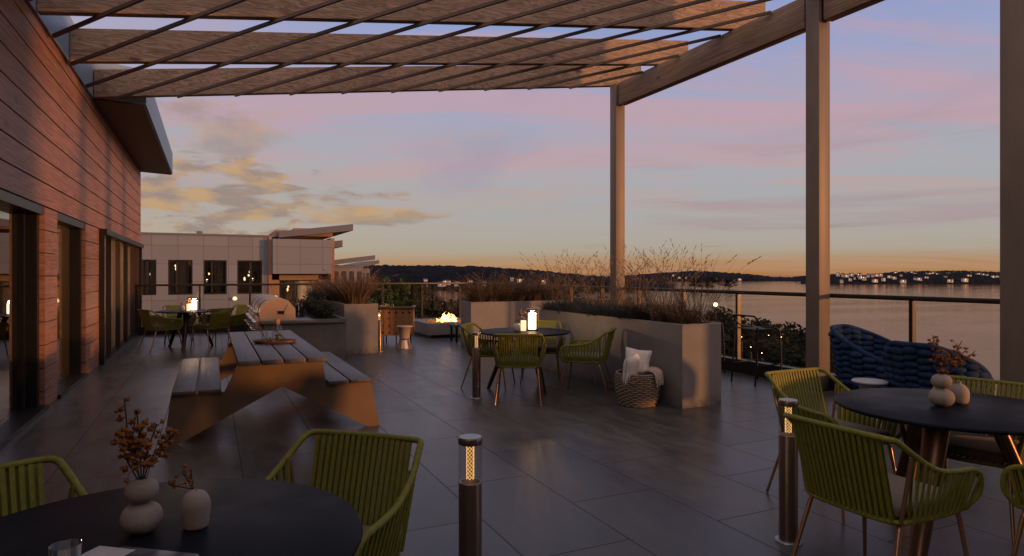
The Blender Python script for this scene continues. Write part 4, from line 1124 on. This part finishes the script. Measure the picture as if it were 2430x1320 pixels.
dup(b0, (2.905, 7.23, 0), 2.0, 'steel bollard lamp in front of the lime armchair at the lantern table')
bf = dup(b0, (2.94, 12.32, 0), .5, 'thin looking distant bollard lamp with a bright tip, left of the leather chair')
ul = MB().ell((0, 0, .70), .016, .016, .03).build('bulb', 'bulb_glow', bf)

# ------------------------------------------------------------------ things on the tables
def lantern(X, Y, label, h=.27):
    u, v = D(X, Y); t = thing('table_lantern', label, 'lantern', (u, v, .7505), 0, None)
    MB().cyl((0, 0), .082, 0, .014, 32).build('base', 'table_leg', t)
    MB().cyl((0, 0), .052, .016, h-.045, 32).build('lamp_shade', 'lantern_glow', t)
    MB()._add(*_open_tube(.074, .0145, h-.002, 32), 0, True).build('glass', 'clear_glass', t)
    pl = bpy.data.lights.new('lantern_light', 'POINT'); pl.energy = 18; pl.color = (1, .56, .26); pl.shadow_soft_size = .03
    lo = bpy.data.objects.new('lantern_light', pl); COL.objects.link(lo); lo.parent = t; lo.location = (0, 0, h-.020)
    MB().lathe([(.078, h-.001), (.082, h+.004), (.082, h+.016), (.078, h+.018)], (0, 0, 0), 32).build('cap', 'bronze_leg', t)
lantern(.268, 8.58, 'tall glowing cylinder lantern with bronze cap on the table by the planter')
lantern(-6.47, 13.12, 'glowing cylinder lantern on the far round table near the house wall', .255)

def sprig(mb_s, mb_f, r, base, tips, fr, dens):
    for tip in tips:
        b = Vector(base); e = Vector(tip); m = (b+e)/2+Vector((r.uniform(-.02, .02), r.uniform(-.02, .02), .01))
        path = catmull([b, m, e], 6); mb_s.tube(path, [.0022]*len(path), 5)
        for _ in range(dens):
            k = r.uniform(.34, 1.0); p = path[min(len(path)-1, int(k*(len(path)-1)))]
            q = p+Vector((r.gauss(0, 1), r.gauss(0, 1), r.gauss(0, .8)))*fr*1.7*(1.25-k*.6)
            mb_s.tube([p, q], .0010, 4, caps=False)
            s = fr*r.uniform(.65, 1.25)
            # ragged seed ball: a core with short radiating petals
            mb_f.ell(q, s*.62, s*.62, s*.55, None, 6, 4)
            for _ in range(14):
                d = Vector((r.gauss(0, 1), r.gauss(0, 1), r.gauss(0, 1))).normalized(); o = d.orthogonal().normalized()*s*.28
                mb_f._add([q+d*s*.4-o, q+d*s*.4+o, q+d*s*1.05], [(0, 1, 2)])
def smooth_prof(pts, n=5):
    return [(max(.0008, p.x), p.y) for p in catmull([(a, b, 0) for a, b in pts], n)]
def gourd(X, Y, s, label, tips, tilt=0.0, seed=1, fr=.011, dens=16):
    u, v = D(X, Y); t = thing('gourd_vase', label, 'vase', (u, v, .751), 0)
    pr = smooth_prof([(.030, 0), (.058, .018), (.070, .052), (.058, .088), (.030, .106), (.033, .112), (.051, .130), (.056, .155), (.047, .180), (.026, .193), (.018, .195), (.015, .190), (.014, .17)])
    MB().lathe([(a*s, b*s) for a, b in pr], (0, 0, 0), 40).build('vase_body', 'ceramic', t)
    if tips:
        r = random.Random(seed); st, fl = MB(), MB()
        fw = [tuple(D(x, y))+(z,) for x, y, z in tips]
        f = thing('dried_flowers', 'rust brown dried flowers in the '+('gourd vase on the near dark table' if Y < 2.2 else 'gourd vase before the blue lounge chairs'), 'dried flowers', (u, v, .751), 0)
        sprig(st, fl, r, (0, 0, .165*s), fw, fr, dens); st.build('stem', 'dry_stem', f); fl.build('blossom', 'dry_flower', f)
    return t
gourd(-1.074, 1.87, .80, 'double bellied pale gourd vase on the near dark table', [(-.05, .0, .385), (-.03, .02, .33), (.05, -.01, .315), (.095, .01, .285), (-.045, -.02, .30), (.0, .0, .30), (-.02, .01, .35)], 0, 3, .0125, 14)
gourd(2.435, 3.655, .92, 'double bellied gourd vase on the table before the blue lounge chairs', [(-.05, .0, .40), (-.03, .02, .34), (.11, -.01, .37), (.16, .01, .33), (.03, 0, .30), (.19, 0, .31)], 0, 5, .0125, 15)
def dome_vase(X, Y, s, label, neck=False):
    u, v = D(X, Y); t = thing('round_vase', label, 'vase', (u, v, .751), 0)
    if neck: pr = smooth_prof([(.036, 0), (.050, .012), (.056, .050), (.052, .085), (.034, .112), (.016, .122), (.013, .130), (.016, .138), (.012, .136), (.010, .12)])
    else: pr = smooth_prof([(.030, 0), (.037, .006), (.0415, .035), (.044, .070), (.0405, .090), (.030, .108), (.015, .1165), (.006, .1175), (.005, .116), (.004, .10)])
    MB().lathe([(a*s, b*s) for a, b in pr], (0, 0, 0), 36).build('vase_body', 'ceramic', t); return t
dome_vase(-.935, 1.905, .93, 'smooth dome shaped pale vase next to the magazine on the near dark table')
dome_vase(2.585, 3.73, .93, 'narrow necked round vase standing right of the gourd vase near the blue lounge chairs', True)
def little_sprig():
    u, v = D(-.955, 1.93); f = thing('dried_flowers', 'small drooping sprig of rust flowers beside the dome shaped vase', 'dried flowers', (u, v, .751), 0)
    st, fl = MB(), MB(); r = random.Random(9)
    sprig(st, fl, r, (0, 0, .105), [tuple(D(-.006, 0))+(.165,), tuple(D(-.075, .005))+(.118,), tuple(D(-.02, 0))+(.175,)], .0085, 5)
    st.build('stem', 'dry_stem', f); fl.build('blossom', 'dry_flower', f)
little_sprig()
def small_vases(X, Y, where, s=1.0):
    r = random.Random(int(X*10))
    u, v = D(X-.17*s, Y-.10); t = thing('bud_vase', 'small white rounded vase on the '+where, 'vase', (u, v, .751), 0)
    MB().lathe(smooth_prof([(.030*s, 0), (.045*s, .03*s), (.047*s, .075*s), (.032*s, .10*s), (.022*s, .103*s), (.018*s, .09*s)]), (0, 0, 0), 20).build('vase_body', 'ceramic_white', t)
    u2, v2 = D(X-.085*s, Y-.02); c = thing('candle_holder', 'slim glowing candle holder next to the lantern on the '+where, 'candle', (u2, v2, .751), 0)
    MB().cyl((0, 0), .036*s, 0, .135*s, 20, 0, .004).build('holder', 'candle_glow', c)
    f = thing('dried_flowers', 'little orange dried sprigs beside the candle on the '+where, 'dried flowers', (u2, v2, .751), 0)
    st, fl = MB(), MB(); sprig(st, fl, r, (-.02, .02, .10*s), [tuple(D(-.03, .05))+(.27*s,), tuple(D(.02, .06))+(.25*s,), tuple(D(-.06, .03))+(.22*s,)], .014*s, 9)
    sprig(st, fl, r, tuple(D(-.085*s, -.08))+(.08*s,), [tuple(D(-.10*s, -.08))+(.165*s,), tuple(D(-.115*s, -.08))+(.14*s,)], .011*s, 5)
    st.build('stem', 'dry_stem', f); fl.build('blossom', 'dry_flower', f)
small_vases(.235, 8.50, 'lantern table by the planter')
small_vases(-6.47, 13.10, 'far round table', 1.05)
def magazine():
    u, v = D(-.94, 1.62); t = thing('magazine', 'open glossy magazine lying near the front edge of the near dark table', 'magazine', (u, v, .7512), yaw(.22, 1))
    MB().rbox(-.145, .095, -.10, .105, 0, .010, .003).build('cover', 'paper_cover', t)
    MB().rbox(-.20, -.085, -.12, .085, .0105, .013, .001).build('page', 'paper_white', t)
magazine()
def tumbler(X, Y, z, label):
    u, v = D(X, Y); t = thing('drinking_glass', label, 'glass', (u, v, z), 0)
    MB().lathe([(.028, 0), (.034, .10), (.0325, .10), (.0265, .006), (.001, .006)], (0, 0, 0), 28).build('glass_body', 'clear_glass', t); return t
tumbler(-1.07, 1.545, .751, 'empty drinking glass beside the magazine on the near dark table')

def tray_set():
    t = thing('tray', 'long oval brown tray on the picnic table', 'tray', (.63, 7.42, .7525), yaw(1, .05)-math.pi/2)
    MB().lathe([(.001, .002), (.20, .002), (.235, .030), (.240, .030), (.205, 0)], (0, 0, 0), 40).build('tray_body', 'tray_brown', t); t.scale = (1.0, .62, 1)
    u, v = .655, 7.42
    c = thing('carafe', 'glass carafe with cork stopper and mint leaves on the oval tray', 'carafe', (u, v, .757), 0)
    MB().lathe(smooth_prof([(.042, 0), (.052, .006), (.056, .06), (.052, .13), (.030, .19), (.026, .205), (.030, .212)]), (0, 0, 0), 32).build('glass_body', 'clear_glass', c)
    MB().lathe([(.024, .196), (.028, .215), (.030, .252), (.001, .253)], (0, 0, 0), 20).build('stopper', 'cork', c)
    r = random.Random(2); mb = MB(); leaf_clump(mb, r, (0, 0, .062), .032, .032, .042, 70, .016); mb.build('mint_leaves', 'mint', c)
    g = thing('drinking_glass', 'clear tumbler with a dark napkin and herb on the oval tray', 'glass', (.53, 7.47, .757), 0)
    MB().lathe([(.032, 0), (.036, .13), (.034, .13), (.030, .006), (.001, .006)], (0, 0, 0), 28).build('glass_body', 'clear_glass', g)
    n = thing('napkin', 'crumpled dark napkin with a green herb leaf on the oval tray', 'napkin', (.575, 7.34, .757), 0)
    mb = MB(); r = random.Random(6)
    for _ in range(7): mb.ell((r.uniform(-.05, .05), r.uniform(-.03, .03), .018), r.uniform(.025, .04), r.uniform(.02, .03), r.uniform(.012, .02), Matrix.Rotation(r.uniform(0, 3), 3, 'Z'), 8, 5)
    mb.build('cloth', 'curtain_dark', n); mb = MB(); leaf_clump(mb, r, (0, 0, .05), .02, .02, .02, 16, .014); mb.build('leaf', 'mint', n)
tray_set()
def bottles():
    t = thing('serving_tray', 'round dark tray under the wine bottle on the grill counter', 'tray', (1.44, 12.30, .7155), 0)
    MB().lathe([(.001, .004), (.14, .004), (.155, .022), (.16, .022), (.145, 0)], (0, 0, 0), 32).build('tray_body', 'grill_dark', t)
    def wine(u, v, label):
        b = thing('wine_bottle', label, 'bottle', (u, v, .72), 0)
        MB().lathe(smooth_prof([(.036, 0), (.038, .006), (.038, .17), (.034, .20), (.016, .235), (.0145, .26)], 4), (0, 0, 0), 24).build('bottle_body', 'bottle_glass', b)
        MB().cyl((0, 0), .0158, .262, .325, 16).build('foil', 'bottle_foil', b)
    wine(1.50, 12.28, 'dark wine bottle with red foil standing on the grill counter tray')
    wine(1.46, 12.75, 'dark wine bottle behind the first one on the grill counter, farther from the viewer')
    d = thing('pitcher', 'clear glass pitcher with herbs beside the wine bottle on the counter', 'pitcher', (1.38, 12.36, .72), 0)
    MB().lathe(smooth_prof([(.045, 0), (.058, .01), (.060, .10), (.045, .18), (.050, .205)], 4), (0, 0, 0), 28).build('glass_body', 'clear_glass', d)
    mb = MB(); leaf_clump(mb, random.Random(4), (0, 0, .06), .04, .04, .05, 60, .018); mb.build('mint_leaves', 'mint', d)
bottles()

# ------------------------------------------------------------------ fire corner
def fire_pit():
    t = thing('fire_pit', 'square grey concrete fire pit with open flames at the far end of the terrace', 'fire pit', (5.32, 15.08, 0))
    a = .77
    MB().box(-a+.09, a-.09, -a+.09, a-.09, .001, .075).build('plinth', 'black_metal', t)
    mb = MB(); vs = []
    for (r, z) in ((a, .076), (a, .342), (a-.008, .350), (a-.20, .350), (a-.20, .29)):
        vs += [(-r, -r, z), (r, -r, z), (r, r, z), (-r, r, z)]
    fs = [(L*4+k, L*4+(k+1) % 4, L*4+4+(k+1) % 4, L*4+4+k) for L in range(4) for k in range(4)]
    mb._add(vs, fs+[(3, 2, 1, 0), (16, 17, 18, 19)]).build('bowl', 'concrete', t)
    r = random.Random(12); st = MB()
    for _ in range(130):
        st.ell((r.uniform(-.54, .54), r.uniform(-.54, .54), .305+r.uniform(0, .02)), r.uniform(.02, .04), r.uniform(.02, .04), r.uniform(.015, .03), None, 6, 4)
    st.build('lava_rock', 'embers', t)
    fl, fc = MB(), MB()
    for k in range(30):
        x, y = r.choice((-.17, -.05, .16))+r.gauss(0, .075), r.uniform(-.2, .2); h = r.uniform(.08, .26)*(1-abs(x)*.9); w = r.uniform(.016, .034); ph = r.uniform(0, 6)
        path = [(x+.022*math.sin(ph+i*1.1)*i/3, y+.02*math.cos(ph+i)*i/3, .31+h*i/7) for i in range(8)]
        rad = [w*q for q in (.55, 1.0, 1.0, .82, .6, .4, .2, .03)]
        (fc if k % 3 == 0 else fl).tube(path, rad, 6, caps=False)
    o = len(fl.v); fl.v += fc.v; fl.f += [tuple(i+o for i in f) for f in fc.f]; fl.m += [1]*len(fc.f); fl.sm += fc.sm
    fl.build('flame', ['flame', 'flame_core'], t)
fire_pit()
def stool_table():
    t = thing('side_table', 'hourglass side table with pale stone top and shiny flared foot by the leather chair', 'side table', (3.53, 12.66, 0))
    MB().lathe([(.001, .455), (.160, .455), (.168, .449), (.168, .436), (.158, .430), (.128, .425), (.10, .22), (.098, .205)], (0, 0, 0), 40).build('top', 'stool_stone', t)
    MB().lathe([(.097, .2045), (.097, .192)], (0, 0, 0), 40).build('collar', 'black_metal', t)
    MB().lathe([(.100, .191), (.104, .17), (.158, .012), (.160, 0)], (0, 0, 0), 14, 0, False).build('foot', 'stool_metal', t)
stool_table()
def leather_chair():
    t = thing('lounge_chair', 'tan woven leather lounge chair with square gaps, back turned, beside the fire pit', 'lounge chair', D(-2.47, 13.9)+(0,), yaw(-.09, 1))
    w, H, z0 = .345, .81, .20
    def woven(name, a, b, hb=0.0):
        a, b = Vector(a), Vector(b); L = (b-a).length; d = (b-a)/L; nr = Vector((-d.y, d.x, 0)); mb = MB()
        nz = 4; hh = H-z0-.06; pz = hh/nz; n = max(2, round(L/.148)); pp = L/n
        for k in range(nz+1):
            z1 = z0+k*pz-pz*.34 if k else z0; z2 = min(z0+hh, z0+k*pz+pz*.34)
            mb.hexa([a+nr*.004+Vector((0, 0, z1)), b+nr*.004+Vector((0, 0, z1)), b+nr*.009+Vector((0, 0, z1)), a+nr*.009+Vector((0, 0, z1)),
                     a+nr*.004+Vector((0, 0, z2)), b+nr*.004+Vector((0, 0, z2)), b+nr*.009+Vector((0, 0, z2)), a+nr*.009+Vector((0, 0, z2))])
        for k in range(n+1):
            t1, t2 = max(0, (k-.34)*pp), min(L, (k+.34)*pp); p, q = a+d*t1, a+d*t2
            mb.hexa([p-nr*.004+Vector((0, 0, z0+.01)), q-nr*.004+Vector((0, 0, z0+.01)), q+nr*.0005+Vector((0, 0, z0+.01)), p+nr*.0005+Vector((0, 0, z0+.01)),
                     p-nr*.004+Vector((0, 0, z0+hh)), q-nr*.004+Vector((0, 0, z0+hh)), q+nr*.0005+Vector((0, 0, z0+hh)), p+nr*.0005+Vector((0, 0, z0+hh))])
        mb.build(name, 'leather', t)
    woven('backrest', (-w, -.33, 0), (w, -.33, 0)); woven('armrest', (w, -.325, 0), (w, .33, 0)); woven('armrest', (-w, .33, 0), (-w, -.325, 0))
    MB().rbox(-w-.03, w+.03, -.355, -.285, H-.06, H, .02).rbox(-w-.03, -w+.04, -.284, .34, H-.06, H-.001, .02).rbox(w-.04, w+.03, -.284, .34, H-.06, H-.001, .02).build('rail', 'tray_brown', t)
    MB().rbox(-w+.015, w-.015, -.30, .33, .30, .42, .03).build('cushion', 'seat_sand', t)
    MB().box(-w, w, -.31, .33, .22, .25).build('seat_frame', 'black_metal', t)
    for x in (-.26, .26):
        for y in (-.28, .28): MB().tube([(x, y, .22), (x*1.03, y*1.05, .0)], .013, 8).build('leg', 'black_metal', t)
    MB().tube([(0, -.28, .22), (0, -.29, 0)], .012, 8).build('leg', 'black_metal', t)
leather_chair()
def fire_bench():
    u, v = ray(1100, 14.2); t = thing('bench', 'low dark bench end peeping out beside the far planter, right of the fire pit', 'bench', (u+.25, v+.2, 0))
    MB().rbox(-.45, .9, -.22, .22, .33, .385, .01).build('seat', 'concrete_dark', t)
    for x in (-.40, .82):
        for y in (-.17, .17): MB().box(x-.02, x+.02, y-.02, y+.02, 0, .33).build('leg', 'black_metal', t)
fire_bench()

# ------------------------------------------------------------------ basket with pillows
def basket():
    c = (4.44, 6.10); t = thing('basket', 'round woven wicker basket on the floor against the long planter', 'basket', (c[0], c[1], 0))
    mb = MB(); n = 30; rows = 17
    for j in range(rows):
        z = .012+j*.0205; q = j/(rows-1); rad = .205+.040*math.sin(min(1, q*1.15)*math.pi*.62)
        mb.tube([((rad+.007*(1 if (k+j) % 2 else -1))*math.cos(2*math.pi*k/n), (rad+.007*(1 if (k+j) % 2 else -1))*math.sin(2*math.pi*k/n), z) for k in range(n)], .0098, 5, True)
    mb.tube([(.235*math.cos(2*math.pi*k/n), .235*math.sin(2*math.pi*k/n), .362) for k in range(n)], .014, 6, True)
    mb.cyl((0, 0), .20, .002, .012, 30); mb.build('body', 'wicker', t)
    for k in range(2):
        a = (3.9, 5.4)[k]; d = Vector((math.cos(a), math.sin(a), 0)); s = Vector((-d.y, d.x, 0))
        MB().tube(catmull([d*.245+s*.05+Vector((0, 0, .345)), d*.258+s*.045+Vector((0, 0, .30)), d*.262+Vector((0, 0, .275)), d*.258-s*.045+Vector((0, 0, .30)), d*.245-s*.05+Vector((0, 0, .345))], 4), .008, 6).build('handle', 'leather', t)
    def pillow(x, y, z, w, h, th, rot, label):
        p = thing('pillow', label, 'pillow', (c[0]+x, c[1]+y, z)); mb = MB(); N = 12; vs = []; rr = random.Random(int(w*1000))
        for sgn in (1, -1):
            for i in range(N+1):
                for k in range(N+1):
                    a, b = i/N*2-1, k/N*2-1; e = (1-a**4)*(1-b**4); pin = 1-.10*(1-abs(a*b))*max(abs(a), abs(b))**3
                    vs.append((a*w/2*pin, sgn*(th/2*e**.55+.002), b*h/2*pin))
        q = (N+1)**2
        for s0 in (0, q): mb._add(vs[s0:s0+q], [(i*(N+1)+k, (i+1)*(N+1)+k, (i+1)*(N+1)+k+1, i*(N+1)+k+1) for i in range(N) for k in range(N)], 0, True)
        mb.build('pillow_cover', 'linen', p); p.rotation_euler = rot
    pillow(.0, -.0, .49, .30, .30, .11, (R(-12), R(8), -TH-.15), 'white pillow standing upright in the wicker basket, its pointed corner up')
    pillow(-.125, -.055, .42, .30, .33, .12, (R(8), R(-6), -TH+.95), 'white pillow leaning on edge at the front of the wicker basket')
    th = thing('throw_blanket', 'beige fringed knitted throw draped over the basket rim', 'blanket', (c[0], c[1], 0)); mb = MB(); r = random.Random(3)
    for k in range(46):
        a = -1.35+1.55*k/46+r.uniform(-.05, .05); d = Vector((math.cos(a), math.sin(a), 0)); q = r.uniform(-.015, .015); dn = r.uniform(.05, .13)
        mb.tube(catmull([d*.10+Vector((0, 0, .385+q)), d*.17+Vector((0, 0, .405+q)), d*.245+Vector((0, 0, .392+q)), d*.275+Vector((0, 0, .36+q)), d*(.28+r.uniform(-.008, .012))+Vector((0, 0, .36-dn))], 3), [.013]*6+[.012]*4+[.011, .010, .007], 5)
    mb.build('knit', 'throw_knit', th)
basket()

# ------------------------------------------------------------------ bar stools and blue lounge chairs
def bar_stool(u, v, rz, label, src=None):
    if src: return dup(src, (u, v, 0), rz, label)
    t = thing('bar_stool', label, 'bar stool', (u, v, 0), rz, 'black bar stools')
    w = .215; SZ = .75
    for s in (-1, 1):
        MB().tube(catmull([(s*w, -.235, 0), (s*w*.98, -.20, .45), (s*w*.96, -.185, .78)], 4), .0125, 8).build('leg', 'black_metal', t)
        MB().tube(catmull([(s*w, .25, 0), (s*w*.98, .235, .45), (s*w*.96, .222, .70), (s*w*.94, .19, .755), (s*w*.92, .12, .765)], 4), .0125, 8).build('leg', 'black_metal', t)
    MB().tube(catmull([(-w*.96, .10, .77), (-w*.96, -.08, .79), (-w*.97, -.17, .86), (-w*.9, -.21, .915), (-w*.7, -.22, .93), (w*.7, -.22, .93), (w*.9, -.21, .915), (w*.97, -.17, .86), (w*.96, -.08, .79), (w*.96, .10, .77)], 4), .0125, 8).build('back_frame', 'black_metal', t)
    mb = MB()
    for k in range(9): y = -.17+k*.045; mb.bar((-w*.93, y, SZ+.004*(k % 2)), (w*.93, y, SZ+.004*(k % 2)), .034, .008)
    mb.build('seat', 'grill_dark', t)
    MB().tube([(-w, -.215, .27), (w, -.215, .27), (w, .242, .27), (-w, .242, .27)], .009, 7, True).build('foot_ring', 'black_metal', t)
    return t
bs = bar_stool(6.80, 6.62, R(-90), 'black metal bar stool facing the lake railing, fully in view right of the planter')
bar_stool(6.82, 7.72, R(-92), 'black metal bar stool mostly hidden behind the end of the planter', bs)

def knit_chair(X, Y, fx, fy, label):
    u, v = D(X, Y); t = thing('knitted_lounge_chair', label, 'lounge chair', (u, v, 0), yaw(fx, fy), 'blue knitted lounge chairs')
    r = random.Random(int(X*100)); A = R(124); cols = 15
    def rim(a):                                            # the back is high, the arms fall towards the front
        q = abs(a)/A; return .885-.36*max(0, (q-.18)/.82)**1.25
    def pt(a, z, off=0):
        f = (z-.30)/.58; rx = .40+.06*f+off; ry = .40+.075*f+off
        return Vector((rx*math.sin(a), -ry*math.cos(a)-(.03*f)*math.cos(a/2), z))
    mb = MB()
    for c in range(cols):
        a = -A+2*A*(c+.5)/cols; top = rim(a)-.03; n = max(3, round((top-.27)/.062)); hh = (top-.27)/n
        for k in range(n):
            z = .27+hh*(k+.5+(.0 if c % 2 else -.28)); 
            if z < .26: continue
            p = pt(a, z); q = pt(a+.02, z); tn = (q-p).normalized(); nr = Vector((math.sin(a), -math.cos(a), 0)); up = tn.cross(nr).normalized()
            if up.z < 0: up = -up
            tilt = r.gauss(.0, .06); tn2 = (tn*math.cos(tilt)+up*math.sin(tilt)).normalized(); up2 = nr.cross(tn2).normalized()
            rot = Matrix((tn2, nr, up2)).transposed()
            arc = 2*A*.43/cols
            mb.ell(p+nr*r.uniform(-.004, .006), arc*.66, .056, hh*.62*r.uniform(.90, 1.10), rot, 12, 8)
    # solid core so that no light leaks between stitches
    N = 40; vs = []
    for j, zz in enumerate((.25, .45, .65, 1.0)):
        for i in range(N+1):
            a = -A+2*A*i/N; z = min(zz, rim(a)-.03) if zz < 1 else rim(a)-.02; vs.append(pt(a, z, -.012))
    for j, zz in enumerate((.25, .45, .65, 1.0)):
        for i in range(N+1):
            a = -A+2*A*i/N; z = min(zz, rim(a)-.03) if zz < 1 else rim(a)-.02; vs.append(pt(a, z, .012))
    w = N+1; q = 4*w
    mb._add(vs, [(j*w+i, j*w+i+1, (j+1)*w+i+1, (j+1)*w+i) for j in range(3) for i in range(N)]+[(q+j*w+i, q+j*w+i+1, q+(j+1)*w+i+1, q+(j+1)*w+i) for j in range(3) for i in range(N)], 0, True)
    mb.build('shell', 'navy_knit', t)
    edge = [pt(-A, .27)]+[pt(-A, z) for z in (.35, .43)]+[pt(-A+2*A*i/36, rim(-A+2*A*i/36)-.012) for i in range(37)]+[pt(A, z) for z in (.43, .35, .27)]
    MB().tube(edge, .027, 9).build('rim', 'navy_knit', t)
    MB().lathe([(.001, .30), (.36, .30), (.385, .33), (.385, .40), (.36, .425), (.001, .43)], (0, .02, 0), 36).build('cushion', 'seat_sand', t)
    MB().tube([(.37*math.cos(2*math.pi*k/28), .37*math.sin(2*math.pi*k/28)-.01, .262) for k in range(28)], .011, 7, True).build('base_ring', 'bronze_leg', t)
    for a in (50, 130, 230, 310):
        x, y = math.cos(R(a)), math.sin(R(a)); MB().tube([(x*.33, y*.33, .262), (x*.50, y*.50, 0)], .0105, 8).build('leg', 'rail_bronze', t)
    return t
knit_chair(4.15, 7.24, .60, -.80, 'blue chunky knit lounge chair with visible sand cushion, the one nearer the grey post')
knit_chair(3.98, 6.02, .88, .48, 'blue chunky knit lounge chair seen from behind, directly behind the gourd vases').scale = (.90, .90, .985)
def white_table():
    X, Y = (2064-CX)/F*6.15, 6.15; u, v = D(X, Y); t = thing('side_table', 'round white stone side table between the two blue lounge chairs', 'side table', (u, v, 0))
    MB().lathe([(.001, .485), (.148, .485), (.156, .479), (.156, .468), (.148, .462), (.09, .455), (.088, .15), (.12, .0)], (0, 0, 0), 40).build('table_body', 'white_stone', t)
white_table()
